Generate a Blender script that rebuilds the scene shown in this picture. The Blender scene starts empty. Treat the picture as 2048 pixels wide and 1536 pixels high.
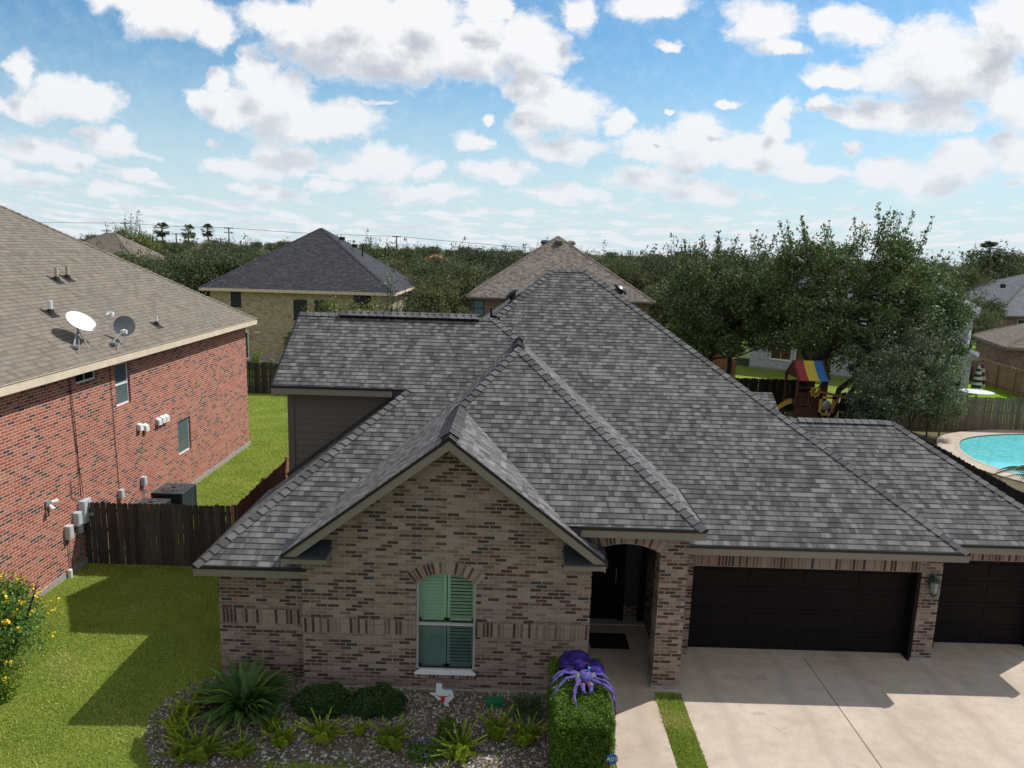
import bpy, math, random
import numpy as np
from mathutils import Vector, Matrix
random.seed(7); RNG=np.random.default_rng(11)
S=bpy.context.scene; COL=S.collection
# ---------------- camera ----------------
def make_camera():
    p,r=math.radians(10.3),math.radians(1.7)
    fwd=Vector((0,math.cos(p),-math.sin(p))); r0=Vector((1,0,0)); u0=r0.cross(fwd)
    right=math.cos(r)*r0+math.sin(r)*u0; up=math.cos(r)*u0-math.sin(r)*r0
    cam=bpy.data.objects.new('camera',bpy.data.cameras.new('camera')); COL.objects.link(cam)
    m=Matrix((right,up,-fwd)).transposed().to_4x4(); m.translation=Vector((0,0,8.8)); cam.matrix_world=m
    cam.data.sensor_width=36; cam.data.lens=1470/2048*36; cam.data.clip_end=5000; cam.data.clip_start=.1
    S.camera=cam
make_camera()
SUN=Vector((.725,.462,1)).normalized()      # towards the sun
SUN_E=4.7; SKY_S=.1; EXPO=0.0
def make_light():
    l=bpy.data.lights.new('sun','SUN'); l.energy=SUN_E; l.angle=math.radians(.5); l.color=(1,.965,.91)
    o=bpy.data.objects.new('sun',l); COL.objects.link(o); o.rotation_euler=SUN.to_track_quat('Z','Y').to_euler(); o.location=(30,20,60)
make_light()
S.view_settings.view_transform='Standard'; S.view_settings.look='None'; S.view_settings.exposure=EXPO; S.view_settings.gamma=1
# ---------------- node helper ----------------
class NT:
    def __init__(s,nt): s.nt=nt; s.n=nt.nodes; s.l=nt.links
    def new(s,t,**k):
        n=s.n.new(t)
        for a,b in k.items(): setattr(n,a,b)
        return n
    def put(s,sock,v):
        if isinstance(v,bpy.types.NodeSocket): s.l.new(v,sock)
        elif v is not None: sock.default_value=v
    def math(s,op,a,b=None,c=None,clamp=False):
        n=s.new('ShaderNodeMath',operation=op,use_clamp=clamp); s.put(n.inputs[0],a); s.put(n.inputs[1],b); s.put(n.inputs[2],c); return n.outputs[0]
    def vm(s,op,a,b=None,c=None):
        n=s.new('ShaderNodeVectorMath',operation=op); s.put(n.inputs[0],a); s.put(n.inputs[1],b); s.put(n.inputs[2],c)
        return n.outputs['Value'] if op in('LENGTH','DOT_PRODUCT','DISTANCE') else n.outputs[0]
    def noise(s,vec,scale,detail=3,rough=.5,out=0,dist=0):
        n=s.new('ShaderNodeTexNoise'); s.put(n.inputs['Vector'],vec); n.inputs['Scale'].default_value=scale; n.inputs['Detail'].default_value=detail; n.inputs['Roughness'].default_value=rough; n.inputs['Distortion'].default_value=dist
        return n.outputs[out]
    def ramp(s,fac,stops,const=False):
        n=s.new('ShaderNodeValToRGB'); s.put(n.inputs[0],fac); cr=n.color_ramp
        if const: cr.interpolation='CONSTANT'
        while len(cr.elements)<len(stops): cr.elements.new(.5)
        for e,(p,c) in zip(cr.elements,stops): e.position=p; e.color=(*c,1) if len(c)==3 else c
        return n.outputs[0]
    def mix(s,fac,a,b,mode='MIX'):
        n=s.new('ShaderNodeMix',data_type='RGBA',blend_type=mode); s.put(n.inputs[0],fac)
        for i,v in((6,a),(7,b)):
            if isinstance(v,tuple) and len(v)==3: v=(*v,1)
            s.put(n.inputs[i],v)
        return n.outputs[2]
    def mapr(s,v,a,b,c=0,d=1,smooth=False):
        n=s.new('ShaderNodeMapRange'); n.interpolation_type='SMOOTHSTEP' if smooth else 'LINEAR'; s.put(n.inputs[0],v)
        for i,x in zip((1,2,3,4),(a,b,c,d)): s.put(n.inputs[i],x)
        return n.outputs[0]
# ---------------- world ----------------
CLOUDS=[(-0.448,0.281,0.076,0.036),(-0.504,0.303,0.051,0.023),(-0.398,0.265,0.032,0.03),(-0.643,0.204,0.025,0.029),(-0.603,0.181,0.049,0.031),(-0.551,0.173,0.049,0.031),(-0.636,0.164,0.039,0.019),(-0.532,0.125,0.047,0.019),(-0.567,0.135,0.026,0.009),(-0.634,0.111,0.072,0.019),(-0.583,0.1,0.033,0.013),(-0.677,0.088,0.025,0.011),(-0.675,0.169,0.012,0.009),(-0.342,0.218,0.039,0.033),(-0.311,0.183,0.068,0.046),(-0.376,0.172,0.052,0.031),(-0.412,0.177,0.029,0.017),(-0.286,0.146,0.085,0.022),(-0.227,0.16,0.055,0.028),(-0.394,0.205,0.019,0.021),(-0.156,0.254,0.166,0.056),(-0.251,0.263,0.083,0.044),(-0.066,0.25,0.096,0.045),(-0.308,0.285,0.051,0.026),(0.004,0.252,0.061,0.048),(-0.045,0.298,0.035,0.035),(-0.118,0.296,0.063,0.035),(-0.219,0.299,0.076,0.029),(0.051,0.184,0.058,0.037),(0.127,0.164,0.026,0.019),(0.054,0.131,0.055,0.02),(0.013,0.167,0.032,0.031),(0.018,0.204,0.039,0.024),(-0.058,0.137,0.029,0.014),(-0.042,0.164,0.012,0.007),(-0.353,0.1,0.072,0.015),(-0.323,0.114,0.033,0.018),(-0.293,0.105,0.023,0.016),(-0.175,0.109,0.059,0.024),(-0.221,0.098,0.046,0.016),(-0.116,0.098,0.026,0.013),(-0.024,0.1,0.056,0.013),(-0.254,0.078,0.04,0.01),(0.164,0.14,0.049,0.032),(0.235,0.152,0.062,0.028),(0.302,0.132,0.078,0.031),(0.329,0.157,0.029,0.03),(0.361,0.127,0.026,0.031),(0.224,0.123,0.059,0.019),(0.339,0.189,0.022,0.016),(0.383,0.109,0.052,0.014),(0.072,0.297,0.024,0.026),(0.16,0.313,0.069,0.019),(0.188,0.268,0.016,0.009),(0.301,0.293,0.06,0.035),(0.329,0.261,0.038,0.011),(0.415,0.293,0.054,0.03),(0.547,0.249,0.105,0.062),(0.465,0.244,0.061,0.033),(0.415,0.231,0.048,0.017),(0.51,0.19,0.116,0.026),(0.611,0.293,0.06,0.053),(0.397,0.224,0.038,0.009),(0.637,0.209,0.051,0.036),(0.387,0.193,0.023,0.012),(0.44,0.182,0.058,0.018),(0.534,0.107,0.078,0.028),(0.481,0.111,0.042,0.024),(0.584,0.127,0.065,0.034),(0.647,0.141,0.045,0.034),(0.431,0.143,0.012,0.01),(0.268,0.193,0.018,0.007),(0.2,0.188,0.013,0.005),(-0.183,0.182,0.026,0.004),(-0.401,0.127,0.013,0.005),(0.167,0.096,0.053,0.019),(0.233,0.085,0.066,0.017),(-0.631,0.076,0.053,0.011),(-0.505,0.086,0.033,0.009),(-0.532,0.066,0.046,0.01),(-0.34,0.072,0.04,0.01),(-0.116,0.072,0.079,0.012),(0.069,0.077,0.059,0.013)]
def make_world():
    W=bpy.data.worlds.new('World'); S.world=W; W.use_nodes=True; W.node_tree.nodes.clear()
    g=bpy.data.node_groups.new('cloud_density','ShaderNodeTree')
    g.interface.new_socket('P',in_out='INPUT',socket_type='NodeSocketVector'); g.interface.new_socket('D',in_out='OUTPUT',socket_type='NodeSocketFloat')
    G=NT(g); gi=G.new('NodeGroupInput'); go=G.new('NodeGroupOutput'); P=gi.outputs[0]
    w=G.noise(P,9,5,.6,out=1); w=G.vm('MULTIPLY_ADD',w,(.07,.045,0),(-.035,-.0225,0)); Q=G.vm('ADD',P,w)
    w2=G.noise(P,34,4,.6,out=1); w2=G.vm('MULTIPLY_ADD',w2,(.026,.02,0),(-.013,-.01,0)); Q=G.vm('ADD',Q,w2)
    m=None
    for u,v,a,b in CLOUDS:
        a*=1.1; b*=1.12
        d=G.vm('LENGTH',G.vm('MULTIPLY_ADD',Q,(1/a,1/b,0),(-u/a,-v/b,0)))
        m=d if m is None else G.math('SMOOTH_MIN',m,d,.12)
    dens=G.math('SUBTRACT',1.0,m)
    fb=G.noise(G.vm('MULTIPLY',Q,(1,1.5,1)),15,7,.64); dens=G.math('ADD',dens,G.math('MULTIPLY_ADD',fb,1.5,-.78))
    dens=G.math('MULTIPLY',dens,.8)
    # far cumulus rows towards the horizon (a flat cloud layer seen in perspective)
    sp=G.new('ShaderNodeSeparateXYZ'); G.l.new(P,sp.inputs[0]); v=G.math('MAXIMUM',sp.outputs[1],.0); vp=G.math('ADD',v,.085)
    far=G.new('ShaderNodeCombineXYZ'); G.put(far.inputs[0],G.math('DIVIDE',sp.outputs[0],vp)); G.put(far.inputs[1],G.math('DIVIDE',.6,vp))
    n2=G.noise(far.outputs[0],2.1,6,.55); n2=G.math('ADD',n2,G.math('MULTIPLY_ADD',G.noise(G.vm('MULTIPLY',P,(1,2.2,1)),26,5,.65),.34,-.17))
    band=G.mapr(v,.03,.16,.07,-.16); band=G.math('ADD',n2,band); band=G.math('MULTIPLY_ADD',band,2.6,-1.36)
    up=G.noise(G.vm('MULTIPLY',P,(2.2,3.4,1)),1.6,6,.62); hi=G.mapr(v,.36,.5,0,1)     # more clouds above the frame
    hi=G.math('MULTIPLY',G.math('MULTIPLY_ADD',up,2.4,-1.1),hi)
    pf=G.noise(G.vm('MULTIPLY',Q,(1,1.9,1)),13,5,.6); pf=G.math('MULTIPLY_ADD',pf,2.6,-1.74); band=G.math('MAXIMUM',band,pf)
    D=G.math('SMOOTH_MAX',dens,band,.08); D=G.math('MAXIMUM',D,hi)
    G.l.new(D,go.inputs[0])
    N=NT(W.node_tree); out=N.new('ShaderNodeOutputWorld'); bg=N.new('ShaderNodeBackground'); bg.inputs[1].default_value=SKY_S
    sky=N.new('ShaderNodeTexSky',sky_type='NISHITA'); sky.sun_disc=False; sky.sun_elevation=math.asin(SUN.z); sky.sun_rotation=math.atan2(SUN.x,SUN.y); sky.air_density=1.0; sky.dust_density=.6; sky.ozone_density=2.0; sky.altitude=20
    tc=N.new('ShaderNodeTexCoord'); s3=N.new('ShaderNodeSeparateXYZ'); N.l.new(tc.outputs['Generated'],s3.inputs[0])
    y=N.math('MAXIMUM',N.math('ABSOLUTE',s3.outputs[1]),.12)
    c=N.new('ShaderNodeCombineXYZ'); N.put(c.inputs[0],N.math('DIVIDE',s3.outputs[0],y)); N.put(c.inputs[1],N.math('DIVIDE',s3.outputs[2],y)); P=c.outputs[0]
    def dens_at(p):
        n=N.new('ShaderNodeGroup'); n.node_tree=g; N.l.new(p,n.inputs[0]); return n.outputs[0]
    D0=dens_at(P); D1=dens_at(N.vm('ADD',P,(.014,.042,0)))
    wisp=N.noise(P,42,6,.7); D0a=N.math('ADD',D0,N.math('MULTIPLY_ADD',wisp,.26,-.13)); alpha=N.mapr(D0a,-.05,.36,0,1,True)
    lit=N.math('SUBTRACT',D0,D1)                        # positive on the side that faces the sun
    thick=N.mapr(D0,.12,.7,0,1,True)
    soft=N.noise(P,7,4,.55)
    sh=N.math('ADD',N.math('MULTIPLY',thick,.45),N.math('MULTIPLY',lit,-1.5)); sh=N.math('ADD',sh,N.math('MULTIPLY_ADD',soft,.5,-.25)); sh=N.math('MULTIPLY',N.mapr(sh,-.12,.75,0,1,True),N.mapr(D0,.02,.34,0,1,True))
    cc=N.mix(sh,(9.6,9.55,9.6),(5.5,5.75,6.4))
    el=s3.outputs[2]
    skyc=N.mix(1.0,sky.outputs[0],(.74,1.14,1.28),'MULTIPLY')
    hz=N.mapr(el,.0,.26,.9,0,True); skyc=N.mix(hz,skyc,(6.7,8.0,8.6)); cc=N.mix(N.math('MULTIPLY',hz,.75),cc,(7.6,8.2,8.9))
    back=N.mapr(s3.outputs[1],-.25,.1,.5,0,True); skyc=N.mix(back,skyc,(5.6,5.3,4.9))    # unseen sky behind the viewer, toned neutral as added fill light for front walls
    col=N.mix(N.math('MULTIPLY',alpha,.97),skyc,cc)
    below=N.mapr(el,-.02,.0,1,0); col=N.mix(below,col,(1.4,1.5,1.2))
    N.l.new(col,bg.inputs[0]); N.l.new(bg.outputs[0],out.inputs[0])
    W.cycles.sampling_method='MANUAL'; W.cycles.sample_map_resolution=512
make_world()
# ---------------- materials ----------------
MATS={}
def base(name,rough=.8,spec=.3,metal=0):
    m=bpy.data.materials.new(name); m.use_nodes=True; N=NT(m.node_tree); b=N.n['Principled BSDF']
    b.inputs['Roughness'].default_value=rough; b.inputs['Specular IOR Level'].default_value=spec; b.inputs['Metallic'].default_value=metal
    MATS[name]=m; return m,N,b
def bump(N,b,h,strength=.5,dist=.01):
    n=N.new('ShaderNodeBump'); n.inputs['Strength'].default_value=strength; n.inputs['Distance'].default_value=dist; N.l.new(h,n.inputs['Height']); N.l.new(n.outputs[0],b.inputs['Normal'])
def obj_co(N): return N.new('ShaderNodeTexCoord').outputs['Object']
def uv(N): return N.new('ShaderNodeTexCoord').outputs['UV']
def plain(name,col,rough=.6,spec=.35,metal=0,var=.12,scale=6,bmp=0,bs=60):
    m,N,b=base(name,rough,spec,metal); co=obj_co(N)
    f=N.noise(co,scale,5,.6); c2=tuple(x*(1-var) for x in col); c1=tuple(min(1,x*(1+var)) for x in col)
    N.put(b.inputs['Base Color'],N.ramp(f,[(.3,c2),(.7,c1)]))
    if bmp: bump(N,b,N.noise(co,bs,3),bmp,.01)
    return m
def attr(N,name='rnd'):
    a=N.new('ShaderNodeAttribute'); a.attribute_name=name; return a.outputs['Fac']
def brickmat(name,stops,mortar,bw=.235,rh=.0755,off=.5,swap=False,ms=.009,dirt=.25):
    m,N,b=base(name,.85,.2); u=uv(N)
    if swap:
        s=N.new('ShaderNodeSeparateXYZ'); N.l.new(u,s.inputs[0]); c=N.new('ShaderNodeCombineXYZ'); N.l.new(s.outputs[1],c.inputs[0]); N.l.new(s.outputs[0],c.inputs[1]); u=c.outputs[0]
    t=N.new('ShaderNodeTexBrick',offset=off); N.l.new(u,t.inputs['Vector'])
    t.inputs['Color1'].default_value=(0,0,0,1); t.inputs['Color2'].default_value=(1,1,1,1); t.inputs['Mortar'].default_value=(0,0,0,1)
    t.inputs['Scale'].default_value=1; t.inputs['Mortar Size'].default_value=ms; t.inputs['Mortar Smooth'].default_value=.15; t.inputs['Brick Width'].default_value=bw; t.inputs['Row Height'].default_value=rh
    col=N.ramp(t.outputs[0],stops,True)
    co=obj_co(N); n1=N.noise(co,45,4,.65); n2=N.noise(co,1.3,4,.6)
    col=N.mix(.55,col,N.ramp(n1,[(.3,(.35,.35,.35)),(.7,(.66,.66,.66))]),'OVERLAY')
    col=N.mix(t.outputs[1],col,mortar); col=N.mix(dirt,col,N.ramp(n2,[(.35,(.38,.37,.36)),(.65,(.62,.6,.58))]),'OVERLAY')
    N.put(b.inputs['Base Color'],col)
    h=N.math('ADD',N.math('MULTIPLY',t.outputs[1],-1.0),N.math('MULTIPLY',n1,.35)); bump(N,b,h,.8,.008); return m
house_stops=[(0,(.225,.165,.138)),(.16,(.265,.2,.17)),(.32,(.195,.145,.125)),(.46,(.29,.222,.188)),(.56,(.17,.115,.098)),(.64,(.075,.04,.034)),(.74,(.11,.054,.044)),(.82,(.065,.042,.04)),(.89,(.15,.1,.082)),(.95,(.05,.045,.047))]
brickmat('house_brick',house_stops,(.29,.25,.21))
brickmat('house_soldier',house_stops,(.29,.25,.21),off=0,swap=True)
brickmat('red_brick',[(0,(.36,.105,.068)),(.2,(.30,.078,.052)),(.36,(.40,.135,.085)),(.52,(.26,.066,.047)),(.62,(.37,.14,.10)),(.74,(.31,.09,.058)),(.80,(.075,.05,.05)),(.9,(.13,.06,.05)),(.95,(.35,.11,.07))],(.60,.44,.36),bw=.25,rh=.0775,dirt=.15)
brickmat('tan_brick',[(0,(.43,.34,.225)),(.25,(.50,.40,.27)),(.5,(.38,.29,.19)),(.8,(.25,.17,.105)),(.9,(.52,.43,.3))],(.5,.42,.31),dirt=.2)
brickmat('brown_brick',[(0,(.25,.15,.11)),(.3,(.30,.19,.14)),(.6,(.2,.115,.085)),(.85,(.12,.08,.06))],(.32,.26,.22))
brickmat('grey_brick',[(0,(.42,.44,.5)),(.4,(.5,.52,.58)),(.75,(.36,.38,.44))],(.52,.53,.56))
def shinglemat(name,stops,bw=.31,rh=.145,bs=.5):
    m,N,b=base(name,.92,.15); u=uv(N)
    def br(w,off,sh):
        t=N.new('ShaderNodeTexBrick',offset=off,offset_frequency=2); v=N.vm('ADD',u,(sh,0,0)); N.l.new(v,t.inputs['Vector'])
        t.inputs['Color1'].default_value=(0,0,0,1); t.inputs['Color2'].default_value=(1,1,1,1); t.inputs['Mortar'].default_value=(.5,.5,.5,1)
        t.inputs['Scale'].default_value=1; t.inputs['Mortar Size'].default_value=.0; t.inputs['Brick Width'].default_value=w; t.inputs['Row Height'].default_value=rh; return t.outputs[0]
    a=br(bw,.37,.0); c=br(bw*1.45,.61,3.13)
    v=N.math('ADD',N.math('MULTIPLY',a,.5),N.math('MULTIPLY',c,.5))
    col=N.ramp(v,stops,True); co=obj_co(N)
    g=N.noise(co,90,3,.8); col=N.mix(.5,col,N.ramp(g,[(.3,(.3,.3,.3)),(.7,(.7,.7,.7))]),'OVERLAY')
    n2=N.noise(co,.7,3,.6); col=N.mix(.3,col,N.ramp(n2,[(.35,(.44,.44,.44)),(.65,(.56,.56,.57))]),'OVERLAY')
    N.put(b.inputs['Base Color'],col)
    bump(N,b,N.math('ADD',N.math('MULTIPLY',N.math('GREATER_THAN',v,.5),.5),N.math('MULTIPLY',g,.4)),bs,.006); return m
shinglemat('grey_shingle',[(0,(.068,.065,.065)),(.25,(.092,.087,.086)),(.4,(.118,.113,.111)),(.5,(.148,.143,.14)),(.6,(.105,.103,.106)),(.72,(.160,.157,.155)),(.84,(.186,.184,.183))],bw=.125,rh=.135)
shinglemat('tan_shingle',[(0,(.15,.127,.102)),(.3,(.18,.153,.124)),(.55,(.20,.172,.14)),(.75,(.165,.143,.118)),(.88,(.215,.185,.15))],bw=.17,rh=.15)
shinglemat('dark_shingle',[(0,(.036,.037,.043)),(.4,(.048,.048,.055)),(.65,(.06,.058,.064)),(.85,(.078,.072,.074))],bw=.2)
shinglemat('brown_shingle',[(0,(.11,.09,.078)),(.35,(.165,.14,.12)),(.55,(.205,.178,.155)),(.7,(.14,.132,.128)),(.85,(.24,.2,.165))],bw=.2)
shinglemat('slate_shingle',[(0,(.10,.105,.115)),(.5,(.13,.135,.145)),(.8,(.16,.16,.17))])
shinglemat('umber_shingle',[(0,(.13,.11,.09)),(.5,(.17,.14,.115)),(.8,(.2,.165,.135))])
def capmat(name,a,b2):
    m,N,b=base(name,.92,.15); col=N.mix(attr(N),a,b2); g=N.noise(obj_co(N),90,3,.8)
    col=N.mix(.5,col,N.ramp(g,[(.3,(.3,.3,.3)),(.7,(.7,.7,.7))]),'OVERLAY'); N.put(b.inputs['Base Color'],col); bump(N,b,g,.4,.005)
capmat('grey_cap',(.078,.077,.079),(.158,.156,.157)); capmat('tan_cap',(.15,.13,.105),(.21,.18,.145)); capmat('dark_cap',(.045,.045,.06),(.085,.08,.09)); capmat('brown_cap',(.13,.10,.085),(.24,.19,.16))
def woodmat(name,a,b2,rough=.85):
    m,N,b=base(name,rough,.2); co=obj_co(N); st=N.noise(N.vm('MULTIPLY',co,(14,14,1.2)),3,5,.65)
    col=N.mix(attr(N),a,b2); col=N.mix(.8,col,N.ramp(st,[(.3,(.25,.25,.25)),(.7,(.72,.72,.72))]),'OVERLAY')
    pat=N.noise(co,1.7,4,.6); col=N.mix(.5,col,N.ramp(pat,[(.3,(.35,.35,.35)),(.7,(.6,.6,.6))]),'OVERLAY')
    N.put(b.inputs['Base Color'],col); bump(N,b,st,.5,.006)
woodmat('weathered_wood',(.036,.031,.028),(.075,.064,.056)); woodmat('cedar',(.20,.085,.05),(.29,.135,.08)); woodmat('pale_cedar',(.27,.16,.1),(.36,.25,.17)); woodmat('black_wood',(.016,.014,.012),(.03,.025,.022)); woodmat('brown_wood',(.12,.085,.06),(.20,.145,.105)); woodmat('bark',(.05,.04,.032),(.09,.075,.06)); woodmat('play_wood',(.07,.03,.02),(.12,.05,.03)); woodmat('pole_wood',(.08,.065,.055),(.12,.1,.085))
plain('fascia_taupe',(.20,.175,.145),.55,var=.08); plain('siding_taupe',(.105,.092,.08),.6,var=.06); plain('shingle_edge',(.03,.029,.03),.9); plain('drip_black',(.012,.012,.014),.4); plain('flashing',(.03,.035,.042),.45,var=.35,scale=9)
plain('cream_trim',(.66,.55,.41),.6,var=.12,scale=3); plain('white_trim',(.75,.75,.73),.5,var=.05); plain('grey_trim',(.42,.42,.4),.5); plain('black_metal',(.015,.016,.018),.35); plain('grey_metal',(.3,.31,.32),.4,metal=.3)
plain('concrete_base',(.30,.28,.255),.85,bmp=.3,var=.2); plain('box_grey',(.46,.49,.5),.5,var=.08); plain('dish_grey',(.26,.28,.29),.4,var=.05); plain('ac_green',(.045,.06,.062),.45); plain('pvc',(.68,.68,.66),.5)
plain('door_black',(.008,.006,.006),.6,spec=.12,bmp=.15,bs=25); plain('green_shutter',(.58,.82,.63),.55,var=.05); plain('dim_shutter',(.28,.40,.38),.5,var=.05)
plain('terracotta',(.36,.14,.08),.8,var=.3,scale=2); plain('beige',(.42,.36,.27),.7); plain('mat_black',(.014,.013,.013),.95,bmp=.6,bs=200); plain('sand',(.42,.34,.25),.9,var=.25)
plain('slide_yellow',(.55,.38,.06),.35); plain('canopy_red',(.33,.035,.05),.5); plain('canopy_yellow',(.62,.47,.05),.5); plain('canopy_blue',(.04,.17,.42),.5); plain('purple_cloth',(.04,.022,.17),.85,spec=.1,var=.6,scale=9,bmp=1,bs=11); plain('violet_cloth',(.085,.065,.23),.85,spec=.1,var=.6,scale=9,bmp=1,bs=14)
plain('cloth_black',(.012,.012,.02),.6,bmp=.5,bs=15); plain('cloth_grey',(.22,.24,.24),.6); plain('cloth_red',(.5,.02,.03),.5); plain('cloth_blue',(.12,.27,.6),.5); plain('sign_white',(.62,.68,.7),.45,var=.04); plain('sign_orange',(.52,.035,.03),.5); plain('sign_blue',(.02,.1,.3),.4); plain('box_green',(.015,.16,.07),.4); plain('flower_yellow',(.75,.5,.02),.6); plain('flower_purple',(.42,.25,.6),.6); plain('flower_white',(.7,.55,.5),.6)
plain('lantern_metal',(.05,.09,.085),.45,metal=.3); plain('car_white',(.7,.7,.7),.25); plain('rubber',(.02,.02,.02),.8); plain('terra_floor',(.35,.33,.3),.85,var=.15); plain('stripe_white',(.55,.56,.58),.6); plain('stripe_navy',(.03,.035,.05),.6)
def glassy(name,col,rough=.06,spec=.9):
    m,N,b=base(name,rough,spec); b.inputs['Base Color'].default_value=(*col,1); bump(N,b,N.noise(obj_co(N),1.5,2),.05,.02)
glassy('dark_glass',(.012,.015,.018)); glassy('blind_glass',(.10,.14,.15),.12); glassy('aqua_glass',(.11,.22,.22),.15); glassy('screen_glass',(.03,.035,.04),.5,.3); glassy('lamp_glass',(.25,.27,.25),.1)
def window_pane_mat():
    m,N,b=base('clear_pane',.03,.5); tr=N.new('ShaderNodeBsdfTransparent'); tr.inputs[0].default_value=(.86,.92,.9,1); gl=N.new('ShaderNodeBsdfGlossy'); gl.inputs['Roughness'].default_value=.02
    mx=N.new('ShaderNodeMixShader'); fr=N.new('ShaderNodeFresnel'); N.l.new(fr.outputs[0],mx.inputs[0]); N.l.new(tr.outputs[0],mx.inputs[1]); N.l.new(gl.outputs[0],mx.inputs[2]); N.l.new(mx.outputs[0],N.n['Material Output'].inputs[0])
window_pane_mat()
def concretemat():
    m,N,b=base('driveway_concrete',.85,.25); co=obj_co(N)
    a=N.noise(co,.55,5,.6); c=N.noise(co,3,5,.65); f=N.noise(co,60,3,.7); br=N.noise(N.vm('MULTIPLY',co,(90,1.5,1)),1,2,.5)
    col=N.ramp(a,[(.3,(.41,.33,.26)),(.52,(.48,.40,.325)),(.72,(.52,.445,.37))]); col=N.mix(.35,col,N.ramp(c,[(.35,(.36,.35,.34)),(.62,(.58,.57,.56))]),'OVERLAY')
    col=N.mix(.35,col,N.ramp(f,[(.3,(.38,.38,.38)),(.7,(.6,.6,.6))]),'OVERLAY'); col=N.mix(.15,col,N.ramp(br,[(.3,(.4,.4,.4)),(.7,(.6,.6,.6))]),'OVERLAY')
    sp=N.noise(co,1.1,6,.75); st=N.mapr(sp,.58,.72,0,.5,True); col=N.mix(st,col,(.21,.17,.13))
    sx=N.new('ShaderNodeSeparateXYZ'); N.l.new(N.vm('ADD',co,N.vm('MULTIPLY',N.noise(co,.9,3,out=1),(.5,.0,0))),sx.inputs[0])
    tr=N.math('PINGPONG',N.math('ADD',sx.outputs[0],.35),.82); tr=N.mapr(tr,.0,.22,.3,0,True); col=N.mix(N.math('MULTIPLY',tr,N.mapr(c,.35,.6,0,1)),col,(.2,.17,.14))
    vo=N.new('ShaderNodeTexVoronoi'); N.l.new(N.vm('ADD',co,N.vm('MULTIPLY',N.noise(co,6,3,out=1),(.12,.12,0))),vo.inputs[0]); vo.inputs['Scale'].default_value=.55; col=N.mix(N.mapr(vo.outputs['Distance'],.04,.13,.5,0,True),col,(.12,.1,.085))
    N.put(b.inputs['Base Color'],col); bump(N,b,f,.25,.004)
concretemat()
def lawnmat(name,a,b2,c,dry):
    m,N,b=base(name,.95,.1); co=obj_co(N); n1=N.noise(co,.8,5,.65); n2=N.noise(co,9,5,.7); n3=N.noise(N.vm('MULTIPLY',co,(1,1,1)),70,3,.7)
    col=N.ramp(n1,[(.32,a),(.5,b2),(.68,c)]); col=N.mix(.7,col,N.ramp(n3,[(.3,(.22,.22,.2)),(.7,(.75,.75,.72))]),'OVERLAY'); col=N.mix(.6,col,N.ramp(n2,[(.3,(.33,.35,.3)),(.7,(.62,.6,.55))]),'OVERLAY')
    col=N.mix(N.mapr(N.noise(co,1.9,5,.7),.58,.75,0,.7,True),col,dry); N.put(b.inputs['Base Color'],col); bump(N,b,N.math('ADD',n3,n2),.9,.03)
lawnmat('lawn',(.135,.185,.03),(.18,.235,.04),(.245,.285,.062),(.26,.23,.09)); lawnmat('field',(.05,.06,.025),(.07,.085,.03),(.1,.1,.045),(.16,.14,.08))
lawnmat('bright_lawn',(.14,.26,.01),(.18,.33,.012),(.22,.36,.02),(.2,.26,.05)); lawnmat('bare_soil',(.14,.115,.08),(.17,.14,.095),(.12,.13,.05),(.22,.18,.13))
def leafmat(name,stops,trans=.25,rough=.5,spec=.35):
    m,N,b=base(name,rough,spec); r=attr(N); info=N.new('ShaderNodeObjectInfo')
    col=N.ramp(r,stops); col=N.mix(.6,col,N.ramp(info.outputs['Random'],[(0,(.30,.33,.34)),(.5,(.5,.5,.46)),(1,(.66,.62,.52))]),'OVERLAY')
    N.put(b.inputs['Base Color'],col); t=N.new('ShaderNodeBsdfTranslucent'); N.put(t.inputs[0],N.mix(.5,col,(.5,.7,.1),'MULTIPLY') if False else col)
    mx=N.new('ShaderNodeMixShader'); mx.inputs[0].default_value=trans; N.l.new(b.outputs[0],mx.inputs[1]); N.l.new(t.outputs[0],mx.inputs[2]); N.l.new(mx.outputs[0],N.n['Material Output'].inputs[0])
leafmat('oak_leaf',[(0,(0.039,0.066,0.025)),(0.4,(0.069,0.108,0.041)),(0.75,(0.118,0.17,0.062)),(1,(0.235,0.26,0.127))],.25,.5,.25)
leafmat('far_leaf',[(0,(0.058,0.076,0.041)),(0.5,(0.094,0.119,0.059)),(1,(0.177,0.181,0.092))],.25,.7,.12)
leafmat('olive_leaf',[(0,(0.07,0.088,0.037)),(0.5,(0.116,0.136,0.055)),(1,(0.213,0.218,0.106))],.25,.7,.12)
leafmat('light_leaf',[(0,(0.11,0.15,0.028)),(0.5,(0.173,0.225,0.05)),(1,(0.299,0.285,0.085))])
leafmat('silver_leaf',[(0,(0.042,0.066,0.034)),(0.5,(0.078,0.11,0.057)),(0.85,(0.141,0.182,0.103)),(1,(0.367,0.408,0.278))],rough=.55,spec=.25)
leafmat('hedge_leaf',[(0,(0.063,0.135,0.014)),(0.5,(0.134,0.24,0.026)),(0.9,(0.252,0.36,0.043)),(1,(0.394,0.255,0.071))],.3)
leafmat('shrub_leaf',[(0,(0.024,0.06,0.018)),(0.6,(0.049,0.112,0.026)),(1,(0.097,0.188,0.044))])
leafmat('fern_leaf',[(0,(0.192,0.279,0.026)),(0.5,(0.306,0.409,0.043)),(1,(0.517,0.576,0.07))],.3,.6)
leafmat('strap_leaf',[(0,(0.048,0.106,0.028)),(0.6,(0.094,0.181,0.039)),(1,(0.211,0.276,0.054))],.2,.45,.25)
leafmat('bell_leaf',[(0,(0.074,0.158,0.033)),(0.5,(0.147,0.264,0.051)),(1,(0.277,0.387,0.067))],.3)
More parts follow.
